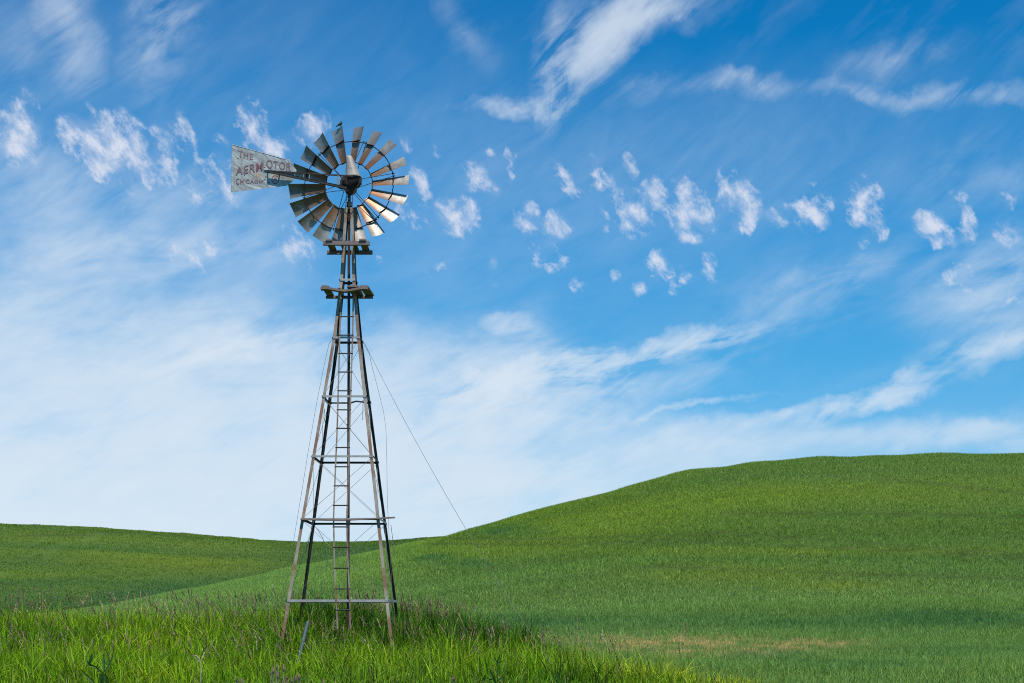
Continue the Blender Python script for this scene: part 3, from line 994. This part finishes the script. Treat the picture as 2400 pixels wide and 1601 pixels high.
# broken rods hanging from the girts
for pts in ([(738, 1234, 0.3), (744, 1240, 0.3), (757, 1262, .3), (766, 1310, .3), (768, 1326, .3)], [(735, 1222, .5), (727, 1256, .5), (715, 1297, .5)],
            [(851, 937, -.4), (850.5, 962, -.4), (850, 985, -.4)], [(761, 958, -.2), (759, 980, -.2), (764, 994, -.2)], [(897, 1228, .6), (904, 1262, .6), (908, 1318, .6), (916, 1370, .6)], [(916, 1230, .9), (922, 1275, .9), (921, 1300, .9)]):
    mb = MB(); mb.tube([P(x, y, YT + d) for x, y, d in pts], 0.006, 5)
    part(mb, 'broken_rod', M['wire'])

# ladder on the front face
LAD = [(697, 799.5, 828), (785, 796.4, 826.4), (1004, 790.3, 819.4), (1139, 784.5, 815.8), (1215, 781.7, 812.6), (1304, 783.5, 814.8), (1396, 787.8, 819.4), (1475, 791, 821)]
def lad(py, k):
    z = zrow(py)
    x = np.interp(py, [r[0] for r in LAD], [r[k] for r in LAD])
    return P(x, py, YT - float(half(z)) - 0.035)
mb = MB()
for a, bz in zip(LAD[:-1], LAD[1:]): mb.bar(lad(a[0], 1), lad(bz[0], 1), 0.028, 0.010, (0, -1, 0))
ladder = part(mb, 'ladder', M['rail_steel'])
mb = MB()
for a, bz in zip(LAD[:-1], LAD[1:]): mb.bar(lad(a[0], 2), lad(bz[0], 2), 0.028, 0.010, (0, -1, 0))
part(mb, 'rail', M['rail_steel'], ladder)
for y in (742, 785.5, 828.6, 872, 915.9, 960.5, 1004, 1049, 1094, 1138.7, 1184.7, 1235, 1282.6, 1331.6, 1380, 1429.8):
    mb = MB()
    a, bz = lad(y, 1), lad(y, 2)
    d = (bz - a).normalized() * 0.02
    mb.tube([a - d, bz + d], 0.013, 8)
    part(mb, 'rung', M['dark_iron_and_shade'], ladder)

# drop pipe up the middle
mb = MB(); mb.tube([(P(815.5, 1455, YT).x, YT, 0.7), (P(816.5, 1200, YT).x, YT, CZ + (HOR - 1200) / F * YT), (P(817.5, 800, YT).x, YT, CZ + (HOR - 800) / F * YT), (P(818, 490, YT).x, YT, CZ + (HOR - 490) / F * YT)], 0.027, 10)
for y in (1000, 1222):
    c = P(817, y, YT); mb.tube([c - Vector((0, 0, .05)), c + Vector((0, 0, .05))], 0.036, 10)
part(mb, 'drop_pipe', M['pipe_iron'], smooth=True)

# mast, collar and tower cap
mb = MB()
def yz(py): return CZ + (HOR - py) / F * YT
xm = P(818.6, 480, YT).x
mb.tube([(xm, YT, yz(497)), (xm, YT, yz(478)), (xm, YT, yz(477.9)), (xm, YT, yz(444))], [0.048, 0.048, 0.030, 0.030], 14)
for y, r in ((491, .062), (483, .057), (475.5, .052)):
    mb.tube([(xm, YT, yz(y + 1.2)), (xm, YT, yz(y - 1.2))], r, 14)
part(mb, 'mast', M['dark_iron_and_shade'], smooth=True)
mb = MB()
for k in (-1, 1):
    for zz in (-1, 1):
        mb.bar(Vector((xm, YT - 0.085, yz(508))), Vector((xm + k * 0.085, YT - 0.085, yz(508 + zz * 9))), 0.008, 0.018)
part(mb, 'mast_brace', M['dark_iron_and_shade'])

# platforms
def platform(name, yf, yr, xl_f, xr_f, xl_r, xr_r, left_board, right_board, th, sag=0.0):
    """front rail, rear rail and boards running between them"""
    depth = 0.72
    Yf = YT - depth / 2; Yr = YT + depth / 2
    z0 = CZ + (HOR - yf) / F * Yf
    a, bq = P(xl_f, yf, Yf), P(xr_f, yf, Yf); a.z = bq.z = z0
    mb = MB()
    if sag:
        n = 10; prev = None
        for k in range(n + 1):
            f = k / n
            p = a.lerp(bq, f); p.z += -sag * math.sin(math.pi * min(1, max(0, (f - .08) / .84))) + 0.012 * math.sin(f * 9)
            if prev is not None: mb.bar(prev, p, 0.14, th * 0.8)
            prev = p
    else:
        mb.bar(a + Vector((0, .0125, 0)), bq + Vector((0, .0125, 0)), 0.085, th)
    plat = part(mb, name, M['wood'])
    c, d = P(xl_r, yr, Yr), P(xr_r, yr, Yr); c.z = d.z = z0
    mb = MB(); mb.bar(c, d, 0.06, th); part(mb, 'rail', M['wood'], plat)
    for (f0, f1) in (left_board, right_board):
        wd = (f1 - f0) * (bq.x - a.x)
        fm = (f0 + f1) / 2
        p, q = a.lerp(bq, fm), c.lerp(d, fm)
        dirv_ = (q - p).normalized()
        mb = MB(); mb.bar(p - dirv_ * 0.055 + Vector((0, 0, th / 2 + .018)), q + dirv_ * 0.05 + Vector((0, 0, th / 2 + .018)), wd, 0.033)
        part(mb, 'board', M['wood'], plat)
    return plat


pu = platform('upper_platform', 570, 588, 757.5, 866, 766.5, 873, (0.06, 0.205), (0.78, 0.93), 0.075)
mb = MB()
for x in (-0.12, 0.13):
    mb.bar(Vector((xm + x, YT - .33, yz(578))), Vector((xm + x, YT + .33, yz(578))), 0.05, 0.06)
part(mb, 'bearer', M['dark_iron_and_shade'])
pl = platform('lower_platform', 677.5, 697, 752, 862.5, 764, 874, (0.02, 0.17), (0.56, 0.80), 0.05, sag=0.03)
a = P(752, 677.5, YT - .36); 
mb = MB(); mb.bar(a + Vector((0.83, -.045, .047)), a + Vector((0.87, 0.77, .047)), 0.165, 0.032); part(mb, 'board', M['wood'], pl)
mb = MB(); mb.bar(a + Vector((0.01, 0.05, .02)), a + Vector((0.09, .06, .05)), .05, .03); mb.bar(a + Vector((0.06, 0.02, .035)), a + Vector((0.09, .16, .075)), .03, .03); part(mb, 'splinter', M['wood'], pl)
mb = MB()
for x in (-0.16, 0.16):
    mb.bar(Vector((xm + x, YT - .34, yz(687))), Vector((xm + x, YT + .34, yz(687))), 0.05, 0.05)
part(mb, 'bearer', M['dark_iron_and_shade'])
mb = MB()                                                       # loose plank on the fourth girt
g0 = P(705, 1217, YT - .80); g1 = P(884, 1215, YT - .80); g2 = P(925.5, 1213, YT - .80)
mb.bar(g0, P(800, 1219.5, YT - .80), 0.10, 0.032); mb.bar(P(800, 1219.5, YT - .80), g2, 0.10, 0.026)
part(mb, 'cross_plank', M['wood'])

# gear case and hood
YH = YT - 0.02
def row(py, cx_, hw, hd, dy=0.0):
    s = YH / F
    return (P(cx_, py, YH + dy), hw * s, hd, (1, 0, 0), (0, 1, 0))
mb = MB()
mb.loft([row(455, 818.8, 5.5, .05), row(449, 819, 7.5, .065), row(444.5, 820, 9.5, .085), row(438, 823, 14, .11), row(429, 826.5, 18.5, .14), row(420, 827.8, 19.4, .15), row(415, 827.8, 19, .15)], 14)
mb.loft([row(434, 812, 3.5, .05, -.10), row(423, 811, 4, .06, -.10), row(416, 812, 4, .06, -.10)], 8); mb.loft([row(440, 838, 3, .04, -.09), row(432, 843, 3.6, .05, -.08), row(420, 845, 3.4, .05, -.06)], 8)
for x, y in ((808, 428), (845, 431), (815, 446)):
    mb.tube([P(x, y, YH - .18), P(x, y, YH - .10)], 0.028, 8)
part(mb, 'gear_case', M['rusty_iron'], smooth=True)
mb = MB()
mb.loft([row(415.5, 828, 18.5, .17), row(413.5, 828, 18, .165), row(400, 825.4, 14.8, .145), row(385, 822.3, 11.2, .12), row(372, 819.3, 8.2, .10), row(367.6, 818.3, 7.0, .085), row(366.8, 818.0, 6.2, .075)], 16)
mb.loft([row(417, 828, 19.6, .18), row(415, 828, 19.6, .18)], 16)
part(mb, 'hood', M['hood'], smooth=True)

# wheel
PHI, TILT, BETA = R(10), R(7), R(28)
wc = P(817, 435.3, YT + 0.36)
right = Vector((math.cos(PHI), -math.sin(PHI), 0)); upv = Vector((0, 0, 1)); nrm = right.cross(upv)
up2 = upv * math.cos(TILT) - nrm * math.sin(TILT); n2v = right.cross(up2)
WM = Matrix((right, up2, n2v)).transposed()
mb = MB()
mb.tube([(0, 0, -.20), (0, 0, -.16), (0, 0, .20), (0, 0, .34)], [.05, .075, .075, .045], 16)
for zz in (-.16, .16): mb.tube([(0, 0, zz - .012), (0, 0, zz + .012)], .13, 18)
wheel = mb.build('wheel', M['rusty_iron'], root, None, True)
wheel.location = wc - RO
wheel.rotation_euler = WM.to_euler()
RT, RR, RI = 1.225, 0.915, 0.489
cb, sb = math.cos(BETA), math.sin(BETA)
chord = Vector((0, cb, -sb)); bn = Vector((0, sb, cb))
def bw(r): return np.interp(r, [0.46, 1.23], [0.145, 0.295])
def bpt(r, s):
    wd = float(bw(r))
    return Vector((r, 0, 0)) + chord * (wd * s) - bn * (0.085 * wd * (1 - 4 * s * s)) + bn * 0.05 * wd
NB, NR = 10, 8
vs, fs = [], []
for side in (1, -1):
    for i in range(NR + 1):
        for k in range(NB + 1):
            vs.append(bpt(0.47 + (RT - 0.47) * i / NR, k / NB - .5) + bn * side * 0.0012)
nn = (NR + 1) * (NB + 1)
for i in range(NR):
    for k in range(NB):
        q = i * (NB + 1) + k
        fs.append((q, q + NB + 1, q + NB + 2, q + 1))
        fs.append((nn + q, nn + q + 1, nn + q + NB + 2, nn + q + NB + 1))
rim_ = [i for i in range(NB + 1)] + [i * (NB + 1) + NB for i in range(1, NR + 1)] + [NR * (NB + 1) + k for k in range(NB - 1, -1, -1)] + [i * (NB + 1) for i in range(NR - 1, 0, -1)]
for a, bq in zip(rim_, rim_[1:] + rim_[:1]): fs.append((a, bq, nn + bq, nn + a))
mb = MB(); mb.add(vs, fs)
blade0 = mb.build('blade', M['blade'], wheel, None, True)
ANG = [2 + 20 * k for k in range(18)]
JIT = [0.5, -0.7, 0.9, 0.2, -0.4, 0.7, 0.3, -0.2, 0, 0.6, -0.5, -0.8, 0.4, -0.3, 1.0, -0.5, 0.6, 0.2]
blade0.rotation_euler = (0, 0, R(ANG[0]))
for a, j in zip(ANG[1:], JIT[1:]):
    o = blade0.copy(); col.objects.link(o); o.parent = wheel
    o.rotation_euler = (R(j * 2.5), R(-j * 0.8), R(a + j))
# rings; the outer one carries a curved rib under every blade
def ring(mb, r, rad, n=72, z=0.0):
    vs, fs = [], []
    for i in range(n):
        t_ = 2 * math.pi * i / n
        e = Vector((math.cos(t_), math.sin(t_), 0))
        for k in range(6):
            p_ = 2 * math.pi * k / 6
            vs.append(e * (r + rad * math.cos(p_)) + Vector((0, 0, z + rad * math.sin(p_))))
    for i in range(n):
        for k in range(6):
            fs.append((i * 6 + k, i * 6 + (k + 1) % 6, ((i + 1) % n) * 6 + (k + 1) % 6, ((i + 1) % n) * 6 + k))
    mb.add(vs, fs)
mb = MB(); ring(mb, RR, 0.0095)
for a in ANG:
    mr = Matrix.Rotation(R(a), 3, 'Z')
    pts = [bpt(RR, k / 8 - .5) for k in range(9)]
    ch = [bpt(RR, .5) + bn * .030, bpt(RR, -.5) + bn * .030]
    mb.plate([mr @ p for p in pts + ch], mr @ Vector((1, 0, 0)), 0.006)
mb.build('outer_ring', M['rusty_iron'], wheel)
mb = MB(); ring(mb, RI, 0.0085)
for a in ANG:
    mr = Matrix.Rotation(R(a), 3, 'Z')
    pts = [bpt(RI, k / 6 - .5) for k in range(7)]
    mb.plate([mr @ p for p in pts + [bpt(RI, .5) + bn * .006, bpt(RI, -.5) + bn * .006]], mr @ Vector((1, 0, 0)), 0.005)
mb.build('inner_ring', M['rusty_iron'], wheel)
mb = MB()
for zz, da in ((.16, 1.6), (-.16, -1.6)):
    e0 = Vector((math.cos(R(da * 3)), math.sin(R(da * 3)), 0)) * .11; e1 = Vector((math.cos(R(da)), math.sin(R(da)), 0)) * (RR + .015)
    mb.tube([e0 + Vector((0, 0, zz)), e1], 0.0065, 6)
    mb.tube([e1 - Vector((.02, 0, 0)), e1 + Vector((.02, 0, 0))], 0.014, 6)
spoke0 = mb.build('spoke', M['rusty_iron'], wheel)
spoke0.rotation_euler = (0, 0, R(11))
for k in range(1, 6):
    o = spoke0.copy(); col.objects.link(o); o.parent = wheel; o.rotation_euler = (0, 0, R(11 + 60 * k))

# tail: sheet, two spars, struts, lettering
TA = R(18)
tc0 = Vector((P(822, 430, YT).x, YT - 0.16, 0)); td = Vector((-math.cos(TA), -math.sin(TA), 0)); tn = Vector((math.sin(TA), -math.cos(TA), 0))
def VP(px, py, out=0.0):
    """point of the tail's plane seen at a photograph pixel"""
    u = (px - 1200) / F
    o = tc0 + tn * out
    s = (u * o.y - o.x) / (td.x - u * td.y)
    q = o + td * s
    return Vector((q.x, q.y, CZ + (HOR - py) / F * q.y))
def VC(x, y, out=0.0): return VP(530 + x / 10.222, 320 + y / 10.222, out)
outline = [(145, 195), (800, 375), (1410, 545), (1520, 555), (1600, 680), (1685, 810), (1680, 880), (1640, 1000), (1590, 1075), (1450, 1180), (700, 1268), (125, 1340), (135, 760)]
mb = MB(); mb.plate([VC(x, y) for x, y in outline], tn, 0.003)
# rolled hem along the edges and a riveted seam
for a, bq in zip(outline[:4], outline[1:4]): mb.tube([VC(*a, 0.001), VC(*bq, 0.001)], 0.0065, 6)
mb.tube([VC(145, 195, .001), VC(125, 1340, .001)], 0.006, 6)
mb.bar(VC(895, 560, .004), VC(890, 1050, .004), 0.004, 0.05, tuple(td))
tail = part(mb, 'tail_vane', M['tail'])
rl = VC(760, 930) - RO
RUST_LOC.inputs[1].default_value = rl
RUST_LOC.inputs[3].default_value = (0.42, 0.42, 0.30)
mb = MB(); mb.plate([VC(*p, .026) for p in ((900, 560), (1410, 553), (1520, 562), (1598, 684), (1680, 812), (1675, 872), (1500, 858), (900, 797))], tn, 0.003)
mb.bar(VC(905, 800, .014), VC(1675, 870, .014), 0.026, 0.004, (0, 0, 1)); part(mb, 'upper_panel', M['tail'], tail)

def word(txt, tl, tr, bl, br, out):
    cu = bpy.data.curves.new('lettering', 'FONT'); cu.body = txt
    cu.offset = 0.012; cu.space_character = 1.12
    tmp = bpy.data.objects.new('lettering', cu); col.objects.link(tmp)
    bpy.context.view_layer.update()
    me = bpy.data.meshes.new_from_object(tmp.evaluated_get(bpy.context.evaluated_depsgraph_get()))
    bpy.data.objects.remove(tmp); bpy.data.curves.remove(cu)
    co = np.array([v.co[:] for v in me.vertices])
    mn, mx = co.min(0), co.max(0)
    mb = MB()
    for c in co:
        fx, fy = (c[0] - mn[0]) / (mx[0] - mn[0]), (c[1] - mn[1]) / (mx[1] - mn[1])
        top = Vector(tl).lerp(Vector(tr), fx); bot = Vector(bl).lerp(Vector(br), fx)
        q = bot.lerp(top, fy)
        mb.v.append(tuple(VC(q.x, q.y, out)))
    mb.f = [tuple(p.vertices) for p in me.polygons]
    bpy.data.meshes.remove(me)
    part(mb, 'lettering', M['paint'], tail)
word('THE', (280, 335), (650, 425), (290, 512), (640, 565), .0035)
word('AERM', (240, 745), (878, 605), (225, 930), (880, 820), .0075)
word('OTOR', (962, 558), (1560, 640), (968, 755), (1550, 832), .0315)
word('CHICAGO', (235, 998), (880, 1058), (235, 1148), (880, 1110), .0075)
mb = MB()
def arc(cx_, cy_, rx, ry, wd, a0, a1, n=28):
    vs, fs = [], []
    for i in range(n + 1):
        t_ = R(a0 + (a1 - a0) * i / n)
        for rr in (1, 1 - wd / rx): vs.append(VC(cx_ + rx * rr * math.cos(t_), cy_ + ry * rr * math.sin(t_), .0040))
    for i in range(n): fs.append((2 * i, 2 * i + 2, 2 * i + 3, 2 * i + 1))
    mb.add(vs, fs)
arc(1178, 1032, 92, 108, 22, -40, 322); arc(1178, 1028, 42, 50, 16, 25, 335)
mb.bar(VC(1155, 1030, .0045), VC(1212, 1022, .0045), 0.001, 0.012)
part(mb, 'emblem', M['paint'], tail)
so = 0.085
mb = MB()
mb.bar(VP(828, 413.2, so), VP(632, 401, so), 0.02, 0.026); part(mb, 'spar', M['rusty_iron'])
mb = MB()
mb.bar(VP(812, 441, so), VP(628, 401.5, so), 0.045, 0.042); mb.bar(VP(812, 438.2, so + .002), VP(628, 399.2, so + .002), 0.05, 0.004); part(mb, 'spar', M['dark_iron_and_shade'])
for x, y0, y1, r in ((691.4, 404, 413, .007), (712, 407, 417, .006), (725, 408.4, 420, .007), (792.5, 411.5, 436.5, .016)):
    mb = MB(); mb.tube([VP(x, y0, so), VP(x - .6, y1, so)], r, 6); part(mb, 'strut', M['girt_steel'])
for x, y in ((628, 400), (690, 415), (655, 407)):
    mb = MB(); mb.tube([VP(x, y, 0.0), VP(x, y, so - .02)], 0.012, 6); part(mb, 'tail_bolt', M['dark_iron_and_shade'])
mb = MB(); mb.tube([P(804, 444, YT - .2), P(799, 442, YT - .28), P(794, 440.5, YT - .3)], 0.011, 6)
mb.tube([P(813, 448, YT - .06), P(811.5, 470, YT - .06), P(809, 495, YT - .09)], 0.006, 6)
mb.tube([P(825, 449, YT - .06), P(826, 470, YT - .06), P(827.5, 495, YT - .09)], 0.006, 6)
part(mb, 'furl_rod', M['rusty_iron'])

# ------------------------------------------------------------------ wires
def wire(pts, r, label, name='guy_wire'):
    mb = MB(); mb.tube(pts, r, 5)
    o = mb.build(name, M['wire'], None, pts[-1])
    o.location = pts[-1]
    tag(o, label, 'wire', 'loose wires on the tower')
top = P(852, 800, YT + .1)
end = Vector((1.10, 21.6, 0.05))
pts = []
for k in range(25):
    f = k / 24
    p = top.lerp(end, f); p.z -= 0.55 * 4 * f * (1 - f) * 0.5
    pts.append(p)
wire(pts, 0.0040, 'long guy wire slanting from the tower down to the right foreground')
gnd = lambda v, dz=0.0: Vector((v.x, v.y, float(height(v.x, v.y)) + dz))
wire([P(x, y, YT + .25) for x, y in ((851, 802), (866, 830), (871, 855), (884, 905), (899, 965), (904.5, 1005), (906.5, 1080), (908, 1180), (912, 1260), (918, 1360), (921, 1440))] + [gnd(P(922, 1440, YT + .25))], 0.0035, 'thin bowed wire hanging straight down beside the right tower legs')
wire([P(x, y, YT - .35) for x, y in ((777, 796), (771, 806), (761, 850), (741, 950), (722, 1060), (706, 1160), (686, 1280), (668, 1380), (655, 1430))] + [gnd(P(652, 1430, YT - .35))], 0.0035, 'thin wire slanting down just outside the left front tower leg')

# ------------------------------------------------------------------ bird on the top blade
bl = bpy.data.objects.new('bird', None); col.objects.link(bl)
e = R(99.5)
feet = P(798.3, 297.3, wc.y + 1.24 * math.sin(TILT) * 0.95)
bl.location = feet
tag(bl, 'small black bird perched on the topmost blade of the windmill wheel', 'bird')
s = feet.y / F
def B(px, py, dy=0.0): return Vector(((px - 798.3) * s, dy, (297.3 - py) * s))
mb = MB()
mb.tube([B(791.6, 293.9), B(793, 293), B(795, 291.8), B(797, 290.8), B(799, 289.4), B(800.3, 287.8), B(800, 286.6), B(799.4, 285.3), B(799.0, 284.3), B(798.8, 283.9)], [.004, .013, .022, .028, .029, .024, .018, .0165, .012, .004], 14)
mb.tube([B(794, 293.2), B(790.5, 295.2), B(786.9, 297.3)], [.010, .010, .007], 6)
mb.tube([B(798.6, 285.4), B(797.0, 285.7)], [.006, .001], 6)
part_b = mb.build('body', M['feather'], bl, None, True)
for dy in (-.018, .018):
    mb = MB(); mb.tube([B(800.5, 288.3, dy), B(797, 290.6, dy * 1.5), B(793, 293.6, dy * 1.2), B(791, 295, dy * .7)], [.008, .017, .012, .003], 8); mb.build('wing', M['breast'], bl, None, True)
    mb = MB(); mb.tube([B(798.5, 292.5, dy * .6), B(798.1, 295, dy * .6), B(798.4, 297.4, dy * .6)], .003, 5); mb.tube([B(797.6, 297.4, dy * .6), B(799.6, 297.2, dy * .6)], .0025, 5); mb.build('leg', M['feather'], bl)

# ------------------------------------------------------------------ leaning pipe
p1, p0 = P(721.8, 1456.5, 25.75), P(699.0, 1549, 25.5)
d = (p1 - p0).normalized(); foot = p0 - d * 0.35
n = 18
vs, fs = [], []
mbp = MB(); aa, bb = mbp.frame(d)
for c, r in ((foot, .031), (p1, .031), (p1, .025), (p1 - d * .15, .025)):
    for k in range(n): vs.append(c + (aa * math.cos(2 * math.pi * k / n) + bb * math.sin(2 * math.pi * k / n)) * r)
for i in range(3):
    for k in range(n): fs.append((i * n + k, i * n + (k + 1) % n, (i + 1) * n + (k + 1) % n, (i + 1) * n + k))
fs.append(tuple(3 * n + k for k in range(n)))
mbp.add(vs, fs)
o = mbp.build('pipe', M['plastic'], None, foot, True); o.location = foot
tag(o, 'short grey pipe leaning out of the grass in front of the windmill', 'pipe')

# ------------------------------------------------------------------ teasels
def teasel(px, py, hpx, wpx, Y, label):
    top = P(px, py - hpx / 2, Y); s_ = Y / F
    hl_, hr = hpx * s_, wpx * s_ / 2
    bx, by = top.x + random.uniform(-.08, .08), Y + random.uniform(-.05, .05)
    gz = float(height(bx, by))
    r_ = bpy.data.objects.new('teasel', None); col.objects.link(r_); r_.location = (bx, by, gz)
    tag(r_, label, 'teasel', 'dry teasels in the foreground grass')
    o_ = Vector((bx, by, gz))
    hb = top - Vector((0, 0, hl_))
    mb = MB(); mb.tube([Vector((0, 0, -.03)), (hb - o_) * .55 + Vector((random.uniform(-.02, .02), 0, 0)), hb - o_], [.007, .006, .005], 6); mb.build('stem', M['teasel_stem'], r_)
    mb = MB()
    rows = []
    for k, (f, q) in enumerate(((0, .35), (.1, .8), (.3, 1.0), (.55, .92), (.8, .62), (.95, .3), (1, .08))):
        rows.append((hb - o_ + Vector((0, 0, hl_ * f)), hr * .8 * q, hr * .8 * q, (1, 0, 0), (0, 1, 0)))
    mb.loft(rows, 10)
    for k in range(110):                                      # spines
        f = random.random(); q = np.interp(f, [0, .1, .3, .55, .8, .95, 1], [.35, .8, 1, .92, .62, .3, .08]) * hr * .8
        a_ = random.uniform(0, 6.283)
        e_ = Vector((math.cos(a_), math.sin(a_), .35)); c_ = hb - o_ + Vector((math.cos(a_) * q, math.sin(a_) * q, hl_ * f))
        sd = Vector((-math.sin(a_), math.cos(a_), 0)) * .0022
        mb.add([c_ - sd, c_ + sd, c_ + e_ * hr * .42], [(0, 1, 2)])
    mb.build('seed_head', M['teasel_head'], r_)
    mb = MB()
    for k in range(7):                                        # bracts under the head
        a_ = k * .9 + random.random() * .4; e_ = Vector((math.cos(a_), math.sin(a_), 0))
        c_ = hb - o_
        mb.tube([c_, c_ + e_ * hr * 1.1 + Vector((0, 0, hl_ * .05)), c_ + e_ * hr * 1.5 + Vector((0, 0, hl_ * random.uniform(.2, .5)))], [.002, .0018, .0008], 4)
    mb.build('bract', M['teasel_stem'], r_)


for px, py, hp, wp, Y, lb in [
    (640.5, 1570.5, 17, 8.5, 14.2, 'large dry teasel head, upper left one of the cluster near the leaning pipe'),
    (648.8, 1561.5, 12.5, 7, 14.6, 'dry teasel head topmost in its cluster, just left of the roundest head'),
    (664.8, 1564.5, 17, 8.5, 14.0, 'broad tall dry teasel head standing alone just below the leaning pipe'),
    (652.2, 1582, 17, 7, 14.3, 'narrow dry teasel head below the topmost head of the cluster'),
    (633.8, 1578.5, 6, 4.5, 14.5, 'tiny dry teasel head at the left side of the cluster'),
    (672.8, 1588, 9.5, 5.5, 14.4, 'small round dry teasel head in the gap in the middle of the cluster'),
    (663.8, 1597, 16, 7.5, 13.8, 'dry teasel head at the bottom edge below the small round head'),
    (683.8, 1593, 14.5, 6.5, 14.1, 'reddish dry teasel head third from the right end of the low row'),
    (692.5, 1589.5, 15.5, 7, 14.0, 'dry teasel head second from the right end of the low row'),
    (700.8, 1585, 17, 7.5, 14.0, 'tall dry teasel head at the right end of the low row'),
    (673.2, 1600, 9, 7, 13.9, 'dry teasel head half cut off by the bottom edge in the low row'),
    (554.2, 1592.5, 11, 6, 14.4, 'small dry teasel head leftmost of all, beside one larger head'),
    (567, 1596, 17, 8, 14.1, 'larger dry teasel head of the pair left of the cluster'),
    (757.8, 1597, 16, 7, 14.1, 'lone dry teasel head right of the leaning pipe at the bottom edge'),
    (1064, 1589, 12, 7, 15.0, 'lone dry teasel head far right among bright grass in the foreground')]:
    teasel(px, py, hp, wp, Y, lb)

# ------------------------------------------------------------------ dark broad-leaved weeds and a bent straw
def strap(mb, pts, wd):
    """a folded leaf along a line"""
    pts = [Vector(p) for p in pts]; n = len(pts)
    vs, fs = [], []
    for i, p in enumerate(pts):
        f = i / (n - 1)
        dd = (pts[min(i + 1, n - 1)] - pts[max(i - 1, 0)]).normalized()
        sd = dd.cross(Vector((0, -1, 0.15))).normalized() * wd * math.sin(math.pi * (0.12 + 0.86 * f)) / 2
        nv = sd.cross(dd).normalized() * wd * 0.25
        vs += [p - sd + nv, p, p + sd + nv]
    for i in range(n - 1):
        fs += [(3 * i, 3 * i + 1, 3 * i + 4, 3 * i + 3), (3 * i + 1, 3 * i + 2, 3 * i + 5, 3 * i + 4)]
    mb.add(vs, fs)


def weed(label, Y, stem, leaves):
    b0 = P(*stem[0], Y)
    base_ = Vector((b0.x, Y, float(height(b0.x, Y))))
    r_ = bpy.data.objects.new('broad_leaved_weed', None); col.objects.link(r_); r_.location = base_
    tag(r_, label, 'weed', 'dark broad leaved weeds in the foreground grass')
    mb = MB(); mb.tube([Vector((0, 0, -.02))] + [P(x, y, Y) - base_ for x, y in stem], [.007] * len(stem) + [.005], 6); mb.build('stem', M['weed'], r_)
    for lf in leaves:
        mb = MB(); wd = 0.62 * lf[0] * Y / F
        strap(mb, [P(x, y, Y + dy) - base_ for x, y, dy in lf[1:]], wd); mb.build('leaf', M['weed'], r_)


weed('dark weed with spreading broad leaves at the lower left', 15.0, [(242, 1615), (243, 1580)], [
    (9, (243, 1580, 0), (225, 1565, -.03), (207, 1556, -.05), (203, 1546, -.05)), (8, (243, 1578, 0), (255, 1560, .02), (262, 1545, .03), (266, 1530, .03)),
    (14, (209, 1558, -.05), (214, 1545, -.06), (217, 1530, -.06)), (13, (244, 1578, .05), (244, 1555, .08), (243, 1532, .1)), (17, (238, 1606, -.04), (239, 1590, -.06), (241, 1578, -.06)), (18, (250, 1603, -.04), (249, 1590, -.05), (247, 1577, -.05)), (10, (230, 1610, 0), (204, 1585, 0), (188, 1568, 0))])
weed('dark weed with one pointed leaf right of the tower at the bottom edge', 16.5, [(1163, 1615), (1158, 1592)], [
    (13, (1162, 1604, 0), (1155, 1588, -.03), (1147, 1566, -.03)), (7, (1158, 1594, 0), (1140, 1592, 0), (1120, 1598, .02)), (7, (1161, 1600, 0), (1172, 1592, 0), (1181, 1583, 0))])
weed('dark weed with narrow upright leaf at the bottom edge beside yellow grass', 17.0, [(1305, 1618), (1306, 1600)], [
    (11, (1304, 1606, 0), (1309, 1588, 0), (1314, 1560, -.02)), (7, (1306, 1602, 0), (1298, 1590, 0), (1290, 1566, 0)), (8, (1306, 1606, 0), (1316, 1600, 0), (1324, 1594, 0))])
weed('small dark ragged leaved weed among bright grass right of the tower', 19.0, [(1166, 1575), (1165, 1550)], [
    (9, (1166, 1552, 0), (1170, 1543, 0), (1172, 1532, 0)), (9, (1165, 1553, 0), (1160, 1546, 0), (1158, 1538, 0)), (8, (1166, 1556, 0), (1172, 1553, 0), (1178, 1549, 0))])
Yb_ = 20.0
pts = [(471, 1600), (470.5, 1575), (470, 1555), (467.5, 1545), (463, 1539), (458, 1536), (452, 1537)]
q0 = P(*pts[0], Yb_); b_ = Vector((q0.x, Yb_, float(height(q0.x, Yb_))))
r_ = bpy.data.objects.new('dead_stalk', None); col.objects.link(r_); r_.location = b_
tag(r_, 'bleached dead stalk bent over at its top among green grass', 'stalk')
mb = MB(); mb.tube([Vector((0, 0, -.02))] + [P(x, y, Yb_) - b_ for x, y in pts[1:]], [.009, .008, .008, .008, .008, .007, .004], 6); mb.build('stem', M['straw'], r_)
for f in ((467.5, 1545, 463, 1552), (461, 1538, 457, 1544)):
    mb = MB(); strap(mb, [P(f[0], f[1], Yb_) - b_, P((f[0] + f[2]) / 2 - 1, (f[1] + f[3]) / 2, Yb_) - b_, P(f[2], f[3], Yb_) - b_], .02); mb.build('leaf', M['straw'], r_)
